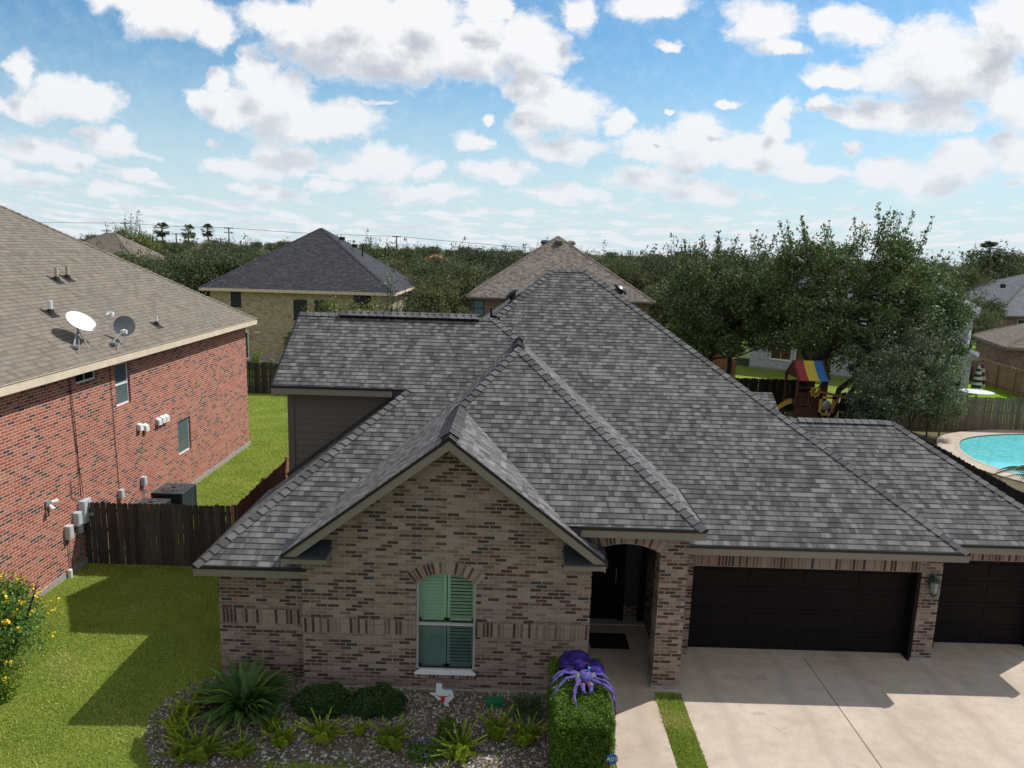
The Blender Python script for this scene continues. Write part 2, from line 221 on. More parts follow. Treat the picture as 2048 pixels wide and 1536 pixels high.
leafmat('grass_blade',[(0,(0.223,0.306,0.054)),(0.5,(0.342,0.436,0.081)),(0.85,(0.472,0.516,0.135)),(1,(0.604,0.493,0.272))],.35,.7,.2)
leafmat('palm_leaf',[(0,(0.048,0.08,0.032)),(0.6,(0.095,0.135,0.054)),(1,(0.189,0.225,0.096))])
def pebblemat():
    m,N,b=base('pebble',.75,.3); col=N.ramp(attr(N),[(0,(.10,.085,.07)),(.2,(.2,.165,.135)),(.4,(.28,.24,.2)),(.6,(.17,.15,.14)),(.78,(.36,.32,.27)),(.92,(.5,.47,.42))],True); N.put(b.inputs['Base Color'],col)
pebblemat()
def poolmat():
    m,N,b=base('pool_water',.03,.6); co=obj_co(N); n=N.noise(co,1.2,3,.5); ca=N.new('ShaderNodeTexVoronoi',feature='DISTANCE_TO_EDGE'); N.l.new(N.vm('ADD',co,N.vm('MULTIPLY',N.noise(co,2,3,out=1),(.6,.6,.6))),ca.inputs[0]); ca.inputs['Scale'].default_value=2.2
    col=N.ramp(n,[(.3,(.09,.50,.52)),(.7,(.14,.6,.62))]); col=N.mix(N.mapr(ca.outputs[0],0,.12,.35,0,True),col,(.35,.8,.8)); N.put(b.inputs['Base Color'],col); bump(N,b,N.noise(co,5,3),.12,.03)
poolmat()
M=MATS
# ---------------- geometry helpers ----------------
Z3=Vector((0,0,1))
def auto_uv(p,n):
    if abs(n.z)>.999: return (p.x,p.y)
    u=Z3.cross(n).normalized(); v=n.cross(u); return (p.dot(u),p.dot(v))
class MB:
    def __init__(s): s.v=[];s.f=[];s.uv=[];s.mi=[];s.r=[]
    def face(s,pts,mi=0,r=None,uvf=None):
        pts=[Vector(p) for p in pts]
        n=Vector((0,0,0))
        for i in range(len(pts)): n+=pts[i].cross(pts[(i+1)%len(pts)])
        if n.length<1e-9: return
        n.normalize(); k=len(s.v); s.v+=pts; s.f.append(tuple(range(k,k+len(pts)))); s.mi.append(mi); s.r.append(random.random() if r is None else r)
        s.uv+=[(uvf(p) if uvf else auto_uv(p,n)) for p in pts]
    def box(s,x0,x1,y0,y1,z0,z1,mi=0,r=None,M4=None,skip=''):
        if r is None: r=random.random()
        P=[Vector((x,y,z)) for z in (z0,z1) for y in (y0,y1) for x in (x0,x1)]
        if M4 is not None: P=[M4@p for p in P]
        for nm,q in (('b',(0,2,3,1)),('t',(4,5,7,6)),('f',(0,1,5,4)),('k',(2,6,7,3)),('l',(0,4,6,2)),('r',(1,3,7,5))):
            if nm not in skip: s.face([P[i] for i in q],mi,r)
    def beam(s,a,b,w,h,mi=0,r=None,up=Z3):
        a,b=Vector(a),Vector(b); d=b-a; L=d.length; d.normalize(); x=d.cross(up)
        if x.length<1e-4: x=d.cross(Vector((1,0,0)))
        x.normalize(); z=x.cross(d); m=Matrix((x,d,z)).transposed().to_4x4(); m.translation=a
        s.box(-w/2,w/2,0,L,-h/2,h/2,mi,r,m)
    def tube(s,pts,rad,n=8,mi=0,r=None,cap=True,flat=1):
        pts=[Vector(p) for p in pts]; rad=[rad]*len(pts) if isinstance(rad,(int,float)) else rad; rings=[]
        if r is None: r=random.random()
        ref=None
        for i,p in enumerate(pts):
            d=(pts[min(i+1,len(pts)-1)]-pts[max(i-1,0)]).normalized()
            if ref is None: ref=d.cross(Z3) if abs(d.z)<.95 else d.cross(Vector((0,1,0)))
            x=(ref-d*ref.dot(d)).normalized(); ref=x; y=d.cross(x)
            rings.append([p+(x*math.cos(t*2*math.pi/n)+y*math.sin(t*2*math.pi/n)*flat)*rad[i] for t in range(n)])
        for a,b in zip(rings,rings[1:]):
            for t in range(n): s.face([a[t],a[(t+1)%n],b[(t+1)%n],b[t]],mi,r)
        if cap: s.face(rings[0][::-1],mi,r); s.face(rings[-1],mi,r)
    def ellipsoid(s,c,rx,ry,rz,mi=0,nu=14,nv=9,M4=None,wob=0,r=None):
        c=Vector(c); P=[]
        for j in range(nv+1):
            ph=math.pi*j/nv; row=[]
            for i in range(nu):
                th=2*math.pi*i/nu; w=1+wob*math.sin(th*5+j*1.3)*math.sin(ph); w*=1+(wob*.8*math.sin(th*11+j*2.7+math.sin(th*3)*2)*math.sin(ph) if wob else 0); q=Vector((rx*math.sin(ph)*math.cos(th)*w,ry*math.sin(ph)*math.sin(th)*w,rz*math.cos(ph)))
                if M4 is not None: q=M4@q
                row.append(c+q)
            P.append(row)
        for j in range(nv):
            for i in range(nu):
                k=(i+1)%nu; s.face([P[j][i],P[j+1][i],P[j+1][k],P[j][k]],mi,r)
    def build(s,name,mats,parent=None,smooth=False):
        o=raw(name,parent); w=world_loc(o); me=bpy.data.meshes.new(name)
        me.from_pydata([tuple(p-w) for p in s.v],[],s.f); me.polygons.foreach_set('material_index',s.mi)
        l=me.uv_layers.new(name='UVMap'); l.data.foreach_set('uv',[c for t in s.uv for c in t])
        a=me.attributes.new('rnd','FLOAT','FACE'); a.data.foreach_set('value',s.r)
        for m in (mats if isinstance(mats,(list,tuple)) else [mats]): me.materials.append(M[m])
        if smooth:
            bm=__import__('bmesh').new(); bm.from_mesh(me); __import__('bmesh').ops.remove_doubles(bm,verts=bm.verts,dist=1e-5); bm.to_mesh(me); bm.free(); me.shade_smooth()
        me.update(); o2=bpy.data.objects.new(name,me); COL.objects.link(o2); o2.parent=parent; 
        if parent is None and getattr(s,'loc',None): pass
        return o2
def raw(name,parent): return parent
def world_loc(p):
    v=Vector((0,0,0))
    while p is not None: v+=p.location; p=p.parent
    return v
def tag(o,label=None,cat=None,group=None,kind=None):
    for k,v in (('label',label),('category',cat),('group',group),('kind',kind)):
        if v: o[k]=v
    return o
def thing(name,label,cat,loc=(0,0,0),group=None):
    o=bpy.data.objects.new(name,None); COL.objects.link(o); o.location=loc; o.empty_display_size=.2; return tag(o,label,cat,group)
def dup(o,parent=None,loc=None,rz=None,sc=None,label=None):
    c=o.copy(); COL.objects.link(c); c.parent=parent
    if loc is not None: c.location=loc
    if rz is not None: c.rotation_euler=(0,0,rz)
    if sc is not None: c.scale=(sc,)*3 if isinstance(sc,(int,float)) else sc
    if label: c['label']=label
    for ch in [x for x in o.children]: dup(ch,c)
    return c
def struct(o): o['kind']='structure'; return o
def clip(poly,f):       # keep f(p)>=0
    out=[]
    for i,a in enumerate(poly):
        b=poly[(i+1)%len(poly)]; fa,fb=f(a),f(b)
        if fa>=0: out.append(a)
        if (fa>=0)!=(fb>=0): out.append(a+(b-a)*(fa/(fa-fb)))
    return out
def shingle(mb,poly,rh=.135,t=.012,mi=0,mi_edge=1):
    """lay real overlapping courses over a roof polygon"""
    poly=[Vector(p) for p in poly]; n=Vector((0,0,0))
    for i in range(len(poly)): n+=poly[i].cross(poly[(i+1)%len(poly)])
    n.normalize()
    if n.z<0: n=-n; poly=poly[::-1]
    u=Z3.cross(n).normalized(); v=n.cross(u)
    v0=min(p.dot(v) for p in poly); v1=max(p.dot(v) for p in poly); k=math.floor(v0/rh)
    while k*rh<v1:
        lo,hi=k*rh,(k+1)*rh
        q=clip(clip(poly,lambda p:p.dot(v)-lo),lambda p:hi-p.dot(v))
        if len(q)>=3:
            def lift(p): return p+n*(t*(1-(p.dot(v)-lo)/rh)+.002)
            mb.face([lift(p) for p in q],mi,None,lambda p:(p.dot(u),min(max(p.dot(v),lo+.001),hi-.001)))
            e=[p for p in q if p.dot(v)<lo+1e-4]
            if len(e)>=2:
                e.sort(key=lambda p:p.dot(u)); a,b=e[0],e[-1]
                if (b-a).length>.01: mb.face([a-n*.004,b-n*.004,lift(b),lift(a)],mi_edge)
        k+=1
    return n
def caps(mb,a,b,n1,n2,w=.15,step=.2,t=.025,lift=.012):
    """overlapping bent cap shingles from the low end a to the high end b"""
    a,b=Vector(a),Vector(b); d=(b-a); L=d.length; d.normalize(); up=(n1+n2).normalized()
    ws=[]
    for n,o in ((n1,n2),(n2,n1)):
        x=n.cross(d).normalized()
        if x.dot(o)<0 and x.dot(n-o)>0: pass
        if x.z>0 or x.dot(o)>0: x=-x
        # pick the side that goes down this plane and away from the other plane
        if x.dot(n-o)<0: x=-x
        ws.append(x)
    k=0
    while k*step<L:
        p0=a+d*(k*step); p1=a+d*min(L,(k+1)*step+.03); r=random.random()
        lo=lift+t; hi=lift
        for n,x in zip((n1,n2),ws):
            A=p0+up*lo; Bq=p0+x*w+n*lo; C=p1+x*w+n*hi; D=p1+up*hi
            mb.face([A,Bq,C,D],0,r); mb.face([A,Bq,Bq-n*(t+.006),A-up*(t+.006)],1,r); mb.face([Bq,C,C-n*hi,Bq-n*lo],1,r)
        k+=1
def nrm(poly):
    poly=[Vector(p) for p in poly]; n=Vector((0,0,0))
    for i in range(len(poly)): n+=poly[i].cross(poly[(i+1)%len(poly)])
    n.normalize(); return n if n.z>0 else -n
def gz(x,y):
    if y>=13.5: return 0.
    t=min(1,max(0,(2-x)/6)); t=t*t*(3-2*t); return -.11*(13.5-y)*t
def quads(name,mat,P,parent=None,r=None,smooth=False):
    """P: (N,4,3) world array of leaf quads -> one mesh"""
    P=np.asarray(P,dtype=np.float32); n=len(P); w=np.array(world_loc(parent),dtype=np.float32)
    me=bpy.data.meshes.new(name); me.vertices.add(n*4); me.vertices.foreach_set('co',(P-w).ravel()); me.loops.add(n*4); me.loops.foreach_set('vertex_index',np.arange(n*4,dtype=np.int32))
    me.polygons.add(n); me.polygons.foreach_set('loop_start',np.arange(n,dtype=np.int32)*4)
    try: me.polygons.foreach_set('loop_total',np.full(n,4,dtype=np.int32))
    except Exception: pass
    a=me.attributes.new('rnd','FLOAT','FACE'); a.data.foreach_set('value',(RNG.random(n) if r is None else np.asarray(r)).astype(np.float32))
    me.materials.append(M[mat]); me.update(calc_edges=True); o=bpy.data.objects.new(name,me); COL.objects.link(o); o.parent=parent; return o
def leafcards(C,size,asp=.5,up=.0,outc=None,outw=0):
    """quads at centres C with random orientation; up biases the long axis upward"""
    C=np.asarray(C); n=len(C); a=RNG.normal(size=(n,3)); 
    if outc is not None: o=C-np.asarray(outc); o/=np.linalg.norm(o,axis=1,keepdims=True)+1e-6; a+=o*outw
    a[:,2]+=up; a/=np.linalg.norm(a,axis=1,keepdims=True)
    b=RNG.normal(size=(n,3)); b-=a*(a*b).sum(1,keepdims=True); b/=np.linalg.norm(b,axis=1,keepdims=True)
    s=(size*(.6+.8*RNG.random(n)))[:,None]; a=a*s/2; b=b*s*asp/2; m=a*.15
    return np.stack([C-a,C+b-m,C+a,C-b-m],1)
# ---------------- our house ----------------
SF=.667
def house():
    H=thing('brick_house','brown brick house with steep grey shingle roofs and dark garage doors in the centre','house',(0,14,0))
    # roof planes (eaves at measured heights)
    yv=lambda x:13.56+(2.98+.756*(x+4.29)-2.52)/SF
    Rg=(-1.13,5.37); A=(.131,17.715,6.498); K=(-1.13,16.02,5.37); BR=(.131,19.53,6.5); PR=(-.52,20.2,6.948); PL=(-5.87,20.2,6.948); WL=(-5.92,17.80,5.348); H1=(-2.57,17.80,5.348)
    c0=(-6.15,13.56,2.52); T1=(1.14,22.86,8.25); T2=(2.17,22.88,8.26); V=(-.52,20.90,6.94)
    VK=(-1.13,yv(-1.13),5.37)
    planes={
     'F':[c0,(-3.95,13.56,2.52),(-3.95,yv(-3.95),2.52+SF*(yv(-3.95)-13.56)),VK,BR,PR,PL,WL,H1],
     'Fl':[c0,H1,(-2.57,18.2,5.348),(-5.62,18.2,2.94),(-6.15,18.2,2.52)],
     'GL':[(-4.29,13.13,2.98),(-1.13,13.13,5.37),K,VK,(-4.29,yv(-4.29),2.98)],
     'BL':[K,A,BR,VK],
     'GR':[(1.88,13.13,3.053),(1.88,13.95,3.053),(1.19,13.95,3.584),(1.143,13.40,3.62),K,(-1.13,13.13,5.37)],
     'B':[(1.143,13.40,3.62),(3.80,13.40,3.62),A,K],
     'Br':[(3.80,13.40,3.62),(3.80,15.92,3.62),V,PR,BR,A],
     'M':[(3.5,14.68,2.79),(9.75,14.68,2.79),T2,T1,V,(3.80,15.92,3.617),(3.5,15.92,3.617)],
     'Ml':[T1,V,(-4,20.9,4.2),(-4,28.4,4.2)],
     'Mr':[T2,(9.75,14.68,2.79),(9.75,19.5,2.79)],
     'Mb':[T1,T2,(5,27,5.0),(-4,28.4,4.2)],
     'Pb':[PR,PL,(-5.87,24.4,4.15),(-.52,24.4,4.15)],
     'R':[(9.75,15.17,2.79),(12.62,15.17,2.79),(9.667,18.2,4.81),(6.95,18.2,4.81)],
     'Rr':[(12.62,15.17,2.79),(12.62,21.23,2.79),(9.667,18.2,4.81)],
     'Rb':[(6.95,18.2,4.81),(9.667,18.2,4.81),(12.62,21.23,2.79),(6.95,21.23,2.79)],
     'S':[(7.05,19.2,3.62),(9.1,21.4,3.5),(8.33,23.0,4.59),(6.9,23.0,4.59)],
    }
    planes['S']=[(6.6,20.6,2.99),(8.35,20.6,2.99),(8.28,23.0,4.59),(6.9,23.0,4.59)]
    mb=MB(); N={}
    for k,p in planes.items(): N[k]=shingle(mb,p) if k not in('Mb','Pb','Rb') else (mb.face(p),nrm(p))[1]
    roof=mb.build('roof',['grey_shingle','shingle_edge'],H)
    # under-roof sheathing so nothing is paper thin
    mb=MB()
    for k,p in planes.items():
        d=Vector((0,0,-.05)); q=[Vector(x)+d for x in p]; mb.face(q)
        for i in range(len(q)): mb.face([q[i],q[(i+1)%len(q)],Vector(p[(i+1)%len(q)]),Vector(p[i])])
    mb.build('roof_sheathing','drip_black',H)
    def capline(a,b,k1,k2,w=.15,step=.2): 
        m=MB(); caps(m,a,b,N[k1],N[k2],w,step); return m.build('ridge_cap',['grey_cap','drip_black'],roof)
    capline(c0,H1,'F','Fl'); capline((3.80,13.40,3.62),A,'B','Br'); capline(K,A,'B','BL'); capline(BR,PR,'F','Br'); capline((9.75,14.68,2.79),T2,'M','Mr'); capline(V,T1,'M','Ml')
    capline((12.62,15.17,2.79),(9.667,18.2,4.81),'R','Rr'); capline(A,BR,'BL','Br'); capline(PR,V,'F','Br') ; capline(T1,T2,'M','Mb'); capline(PL,(-.45,20.2,6.948),'F','Pb'); capline((7.05,18.2,4.81),(9.667,18.2,4.81),'R','Rb')
    capline((-1.13,13.10,5.37),(-1.13,16.02,5.37),'GL','GR',.16,.145)
    # ridge vents: raised black vent with cap shingles on top
    def rvent(a,b,k1,k2,w=.17,h=.06,step=.145,light=False):
        a,b=Vector(a),Vector(b); m=MB(); n1,n2=N[k1],N[k2]; d=(b-a).normalized()
        for n,o in((n1,n2),(n2,n1)):
            x=n.cross(d).normalized(); x=x if x.dot(n-o)>0 else -x
            q=[a,a+x*w,b+x*w,b]; m.face([p+n*h for p in q]); m.face([q[1]+n*.0,q[2]+n*.0,q[2]+n*h,q[1]+n*h]); m.face([q[0],q[1],q[1]+n*h,q[0]+n*h]); m.face([q[3],q[2],q[2]+n*h,q[3]+n*h])
        v=m.build('ridge_vent','drip_black',roof); m=MB(); L=(b-a).length; caps(m,a,b,n1,n2,w+.01,step,.014,h+.004); m.build('vent_cap',['grey_cap','drip_black'],v) if False else m.build('ridge_cap',['grey_cap','drip_black'],roof)
    rvent((-4.75,20.2,6.948),(-.95,20.2,6.948),'F','Pb',.17,.09,.2); rvent((-1.13,13.35,5.37),(-1.13,15.75,5.37),'GL','GR',.17,.05,.13)
    rvent((.131,17.95,6.49),(.131,18.9,6.49),'BL','Br',.15,.045,.16); rvent((7.25,18.2,4.81),(9.45,18.2,4.81),'R','Rb',.13,.03,.2)
    # domed roof vents on the far slopes of the main roof
    def dome(c,n):
        m=MB(); q=n.to_track_quat('Z','Y').to_matrix().to_4x4(); c=Vector(c)
        for r0,r1,z0,z1 in((.27,.27,0,.02),(.14,.14,.02,.13),(.24,.25,.13,.17),(.25,.17,.17,.23),(.17,.03,.23,.26)):
            for i in range(18):
                a,b=i*math.pi/9,(i+1)*math.pi/9
                m.face([c+q@Vector((r*math.cos(t),r*math.sin(t),z)) for r,t,z in((r0,a,z0),(r0,b,z0),(r1,b,z1),(r1,a,z1))])
        m.build('roof_vent','black_metal',roof)
    nl,nr=N['Ml'],N['Mr']
    dome((.0,22.3,7.37),nl); dome((3.08,22.3,7.62),nr)
    def pipe(c,h=.35,r=.05,mat='black_metal',n=None):
        m=MB(); c=Vector(c); m.tube([c-Z3*.1,c+Z3*h],r,10)
        m.tube([c-Z3*.02,c+Z3*.12],[r*2.2,r*1.1],10); o=m.build('pipe_vent',mat,roof)
    pipe((-.66,21.2,6.75),.42,.035); pipe((8.0,22.0,3.92),.42,.06,'black_metal')
    # eave trim: fascia boards and black drip edges
    def fascia(pts,h=.155,t=.03):
        m=MB(); e=MB()
        for a,b in zip(pts,pts[1:]):
            a,b=Vector(a),Vector(b); d=(b-a).normalized(); hh=Vector((d.x,d.y,0)).normalized(); out=Vector((hh.y,-hh.x,0)); dn=Z3*-1
            for mm,o0,z0,z1 in((m,t,-.045,-.045-h),(e,t+.014,.012,-.05)):
                A=[a+dn*-z0,b+dn*-z0,b+dn*-z1,a+dn*-z1]; F=[p+out*o0 for p in A]; Bk=[p-out*.005 for p in A]
                mm.face(F[::-1]); mm.face(Bk)
                for i in range(4): mm.face([F[i],F[(i+1)%4],Bk[(i+1)%4],Bk[i]])
        f=m.build('fascia','fascia_taupe',H); e.build('drip_edge','drip_black',H)
    fascia([(-6.15,18.2,2.52),c0,(-3.93,13.56,2.52)]); fascia([(1.35,13.40,3.62),(3.80,13.40,3.62),(3.80,15.9,3.62)]); fascia([(3.6,14.68,2.79),(9.75,14.68,2.79),(9.75,15.1,2.79)])
    fascia([(9.80,15.17,2.79),(12.62,15.17,2.79),(12.62,24,2.79)]); fascia([(-5.92,17.80,5.348),(-2.95,17.80,5.348)])
    fascia([(-1.13,13.13,5.37),(1.88,13.13,3.053)],.19); fascia([(-4.29,13.13,2.98),(-1.13,13.13,5.37)],.19); fascia([(1.88,13.13,3.053),(1.88,13.95,3.053)],.1)
    fascia([PL,WL],.17)
    # boxed gable returns with dark metal tops
    for x0,x1,lab in((-4.29,-3.42,0),(1.10,1.88,1)):
        z=2.955 if lab==0 else 2.985; m=MB(); zf=z-.14; m.box(x0,x1,13.12,13.53,zf,z); m.build('gable_return','fascia_taupe',H)
        m=MB(); xo=x0-.02 if lab==0 else x0; xe=x1 if lab==0 else x1+.02
        pts=[(xo,13.08,z),(xe,13.08,z),(xe,13.54,z+.2),(xo,13.54,z+.2)]; m.face(pts); m.face([(xo,13.08,z-.03),(xe,13.08,z-.03),(xe,13.08,z),(xo,13.08,z)])
        m.face([(x1,13.08,z),(x1,13.54,z+.2),(x1,13.54,z)] if lab==0 else [(x0,13.08,z),(x0,13.54,z),(x0,13.54,z+.2)]); m.build('return_flashing','flashing',H)
    # soffits
    m=MB()
    for q in([(-6.12,13.58,2.33),(-4.0,13.58,2.33),(-4.0,13.82,2.33),(-6.12,13.82,2.33)],[(-6.12,13.58,2.33),(-5.78,13.58,2.33),(-5.78,18.2,2.33),(-6.12,18.2,2.33)],[(1.3,13.43,3.43),(3.78,13.43,3.43),(3.78,15.9,3.43),(1.3,15.9,3.43)],[(3.6,14.71,2.6),(9.72,14.71,2.6),(9.72,15.2,2.6),(3.6,15.2,2.6)],[(9.55,15.2,2.6),(12.6,15.2,2.6),(12.6,15.8,2.6),(9.55,15.8,2.6)],[(-5.9,17.83,5.16),(-2.4,17.83,5.16),(-2.4,18.25,5.16),(-5.9,18.25,5.16)]): m.face(q)
    m.face([(-4.26,13.15,2.80),(-1.13,13.15,5.17),(-1.13,13.54,5.17),(-4.26,13.54,2.80)]); m.face([(1.85,13.15,2.87),(-1.13,13.15,5.17),(-1.13,13.54,5.17),(1.85,13.54,2.87)])
    m.build('soffit','fascia_taupe',H)
    # ------------ walls
    x0,x1=-4.03,1.68; wx0,wx1,wz0,wz1,ap=-1.77,-.585,.385,2.33,2.51; wc=(wx0+wx1)/2
    arch=lambda x: wz1+(ap-wz1)*math.sqrt(max(0,1-((x-wc)/(wx1-wc))**2))
    top=lambda x: min(2.82+.756*(x+4.29),5.20-.77*(x+1.13)) if x<-1.13 else 5.20-.77*(x+1.13)
    xs=sorted(set([x0,wx0,wx1,x1,-1.13]+[wx0+(wx1-wx0)*i/16 for i in range(17)])); m=MB(); yg=13.53; zb=-.35
    for a,b in zip(xs,xs[1:]):
        inw=a>=wx0-1e-6 and b<=wx1+1e-6
        if inw: m.face([(a,yg,zb),(b,yg,zb),(b,yg,wz0),(a,yg,wz0)]); m.face([(a,yg,arch(a)),(b,yg,arch(b)),(b,yg,top(b)),(a,yg,top(a))]); m.face([(a,yg,arch(a)),(a,yg+.1,arch(a)),(b,yg+.1,arch(b)),(b,yg,arch(b))])
        else: m.face([(a,yg,zb),(b,yg,zb),(b,yg,top(b)),(a,yg,top(a))])
    m.face([(wx0,yg,wz0),(wx0,yg+.1,wz0),(wx0,yg+.1,wz1),(wx0,yg,wz1)]); m.face([(wx1,yg,wz0),(wx1,yg,wz1),(wx1,yg+.1,wz1),(wx1,yg+.1,wz0)])
    m.face([(x0,yg,zb),(x0,yg,2.9),(x0,13.85,2.9),(x0,13.85,zb)]); m.face([(x1,yg,zb),(x1,16.7,zb),(x1,16.7,3.5),(x1,yg,3.0)])
    m.face([(-5.8,13.82,zb),(x0,13.82,zb),(x0,13.82,2.4),(-5.8,13.82,2.4)]); m.face([(-5.8,13.82,zb),(-5.8,13.82,2.5),(-5.8,18.2,2.5),(-5.8,18.2,zb)])
    m.build('front_wall','house_brick',H)
    # raised soldier courses, window arch, rowlock sill
    def sol(xa,xb,y,z0,z1,p=.012):
        m=MB()
        f=lambda q:(q.x,(q.z-z0)/(z1-z0)*.2345+.0005)
        m.face([(xa,y-p,z0),(xb,y-p,z0),(xb,y-p,z1),(xa,y-p,z1)],0,None,f); m.face([(xa,y-p,z1),(xb,y-p,z1),(xb,y,z1),(xa,y,z1)]); m.face([(xa,y-p,z0),(xa,y,z0),(xb,y,z0),(xb,y-p,z0)]); m.build('soldier_course','house_soldier',H)
    for a,b in((x0,wx0),(wx1,x1)): sol(a,b,yg,1.19,1.42); sol(a,b,yg,1.42,1.515,.03)
    sol(-5.8,x0-.005,13.82,1.19,1.42); sol(-5.8,x0-.005,13.82,1.42,1.515,.03); sol(wx0-.03,wx1+.03,yg,wz0-.1,wz0-.012,.04)
    def archring(cx,cz,R0,R1,a0,a1,y,p,n=24):
        m=MB()
        for i in range(n):
            t0=a0+(a1-a0)*i/n; t1=a0+(a1-a0)*(i+1)/n; P=lambda R,t,q=0:(cx+R*math.sin(t),y-p+q,cz+R*math.cos(t))
            f=lambda q:(math.atan2(q.x-cx,q.z-cz)*(R0+R1)/2,(math.hypot(q.x-cx,q.z-cz)-R0)/(R1-R0)*.2345+.0005)
            m.face([P(R0,t0),P(R0,t1),P(R1,t1),P(R1,t0)],0,None,f); m.face([P(R1,t0),P(R1,t1),P(R1,t1,p),P(R1,t0,p)]); m.face([P(R0,t0),P(R0,t0,p),P(R0,t1,p),P(R0,t1)])
        m.build('brick_arch','house_soldier',H)
    h=ap-wz1+.04; w2=(wx1-wx0)/2+.02; R=(w2*w2+h*h)/(2*h); an=math.asin(w2/R); archring(wc,ap+.005-R,R,R+.27,-an*1.0,an*1.0,yg,.015)
    # garage lintels
    sol(4.1,9.1,15.15,2.13,2.42,.01); sol(9.9,12.25,15.72,2.2,2.45,.01)
    # porch arch
    ax0,ax1,az0,az1=1.68,3.05,2.98,3.16; h=az1-az0; w2=(ax1-ax0)/2; R=(w2*w2+h*h)/(2*h); an=math.asin(w2/R); acx=(ax0+ax1)/2; archring(acx,az1-R,R,R+.26,-an,an,13.75,.01)
    m=MB(); yp=13.75; ys=yp+.45
    A2=lambda x: az1-R+math.sqrt(R*R-(x-acx)**2)
    n=16
    for i in range(n):
        a=ax0+(ax1-ax0)*i/n; b=ax0+(ax1-ax0)*(i+1)/n; m.face([(a,yp,A2(a)),(b,yp,A2(b)),(b,yp,3.5),(a,yp,3.5)]); m.face([(a,yp,A2(a)),(a,ys,A2(a)),(b,ys,A2(b)),(b,yp,A2(b))]); m.face([(b,ys,A2(b)),(a,ys,A2(a)),(a,ys,3.5),(b,ys,3.5)])
    m.box(3.05,3.60,yp,ys,.12,3.5)
    m.face([(3.6,ys,0),(3.6,15.15,0),(3.6,15.15,3.5),(3.6,ys,3.5)]); m.face([(3.35,ys,0),(3.35,ys,3.4),(3.35,16.7,3.4),(3.35,16.7,0)])
    m.face([(3.35,ys,0),(3.6,ys,0),(3.6,ys,3.4),(3.35,ys,3.4)])
    m.face([(1.68,16.7,0),(3.35,16.7,0),(3.35,16.7,3.5),(1.68,16.7,3.5)])
    m.build('porch_wall','house_brick',H)
    for q in((3.02,3.63,yp-.03,ys+.03,0,.12),(9.07,9.58,15.12,15.75,0,.1),(x0-.02,x1+.02,yg-.035,yg,zb,.045),(-5.83,x0,13.785,13.82,zb,.02)): m=MB(); m.box(*q); m.build('footing','concrete_base',H)
    m=MB(); gy=15.15
    m.face([(3.6,gy,0),(4.1,gy,0),(4.1,gy,2.75),(3.6,gy,2.75)]); m.face([(9.1,gy,.1),(9.55,gy,.1),(9.55,gy,2.75),(9.1,gy,2.75)]); m.face([(4.1,gy,2.13),(9.1,gy,2.13),(9.1,gy,2.75),(4.1,gy,2.75)])
    m.face([(4.1,gy,0),(4.1,15.45,0),(4.1,15.45,2.13),(4.1,gy,2.13)]); m.face([(9.55,gy,.1),(9.55,15.72,.1),(9.55,15.72,2.75),(9.55,gy,2.75)])
    g3=15.72; m.face([(9.55,g3,0),(9.9,g3,0),(9.9,g3,2.75),(9.55,g3,2.75)]); m.face([(9.9,g3,2.2),(12.25,g3,2.2),(12.25,g3,2.75),(9.9,g3,2.75)]); m.face([(12.25,g3,0),(12.45,g3,0),(12.45,g3,2.75),(12.25,g3,2.75)])
    m.face([(12.45,g3,0),(12.45,24,0),(12.45,24,2.75),(12.45,g3,2.75)]); m.face([(9.3,24,0),(12.45,24,0),(12.45,24,2.7),(9.3,24,2.7)]); m.face([(-5.6,24.3,0),(-5.6,24.3,4.2),(9.3,24.3,2.7),(9.3,24.3,0)])
    m.build('garage_wall','house_brick',H)
    m=MB(); m.box(9.02,9.1,gy-.004,15.45,0,2.13); m.box(4.1,9.02,15.3,15.45,2.05,2.13); m.box(12.17,12.25,g3-.004,16.02,0,2.2); m.box(9.9,12.17,15.9,16.02,2.12,2.2); m.box(9.9,9.94,g3+.003,16.02,0,2.2); m.build('door_frame','door_black',H)
    # garage doors with raised panels
    for a,b,y,zt,nc in((4.1,9.02,15.45,2.05,4),(9.94,12.17,16.0,2.12,2)):
        m=MB(); m.box(a,b,y,y+.05,0,zt); ph=zt/4
        for r in range(4):
            m.box(a,b,y-.012,y,r*ph+.012,(r+1)*ph-.012,skip='k')
            for c in range(nc*1):
                w=(b-a)/nc; m.box(a+c*w+.10,a+(c+1)*w-.10,y-.024,y-.012,r*ph+.11,(r+1)*ph-.11,skip='k')
        m.build('garage_door','door_black',H)
    # front door group
    m=MB(); yd=16.55; m.box(1.72,2.72,yd,yd+.06,.06,2.5); m.box(1.85,2.6,yd-.02,yd,.25,1.1); m.box(1.72,3.32,yd-.05,yd+.1,2.5,3.3); m.box(2.72,2.84,yd-.08,yd+.1,.05,2.5); m.box(3.2,3.34,yd-.08,yd+.1,.05,2.5); d=m.build('front_door','door_black',H)
    m=MB(); m.box(2.84,3.2,yd-.01,yd+.02,.45,2.4); m.build('sidelight','screen_glass',H); m=MB(); m.box(1.7,3.34,yd-.25,yd,0,.07); m.build('threshold','grey_trim',H)
    m=MB(); m.tube([(2.62,yd-.06,1.05),(2.62,yd-.09,1.1),(2.62,yd-.09,1.35),(2.62,yd-.06,1.4)],.013,8); m.build('handle','grey_metal',d)
    # window with plantation shutters
    m=MB(); yw=yg+.1; F=.045
    for i in range(16):
        a=wx0+(wx1-wx0)*i/16; b=wx0+(wx1-wx0)*(i+1)/16; ai=lambda x: arch(wc+(x-wc)*.999)-F
        m.face([(a,yw-.03,ai(a)),(b,yw-.03,ai(b)),(b,yw-.03,arch(b)),(a,yw-.03,arch(a))]); m.face([(a,yw-.03,ai(a)),(a,yw+.02,ai(a)),(b,yw+.02,ai(b)),(b,yw-.03,ai(b))])
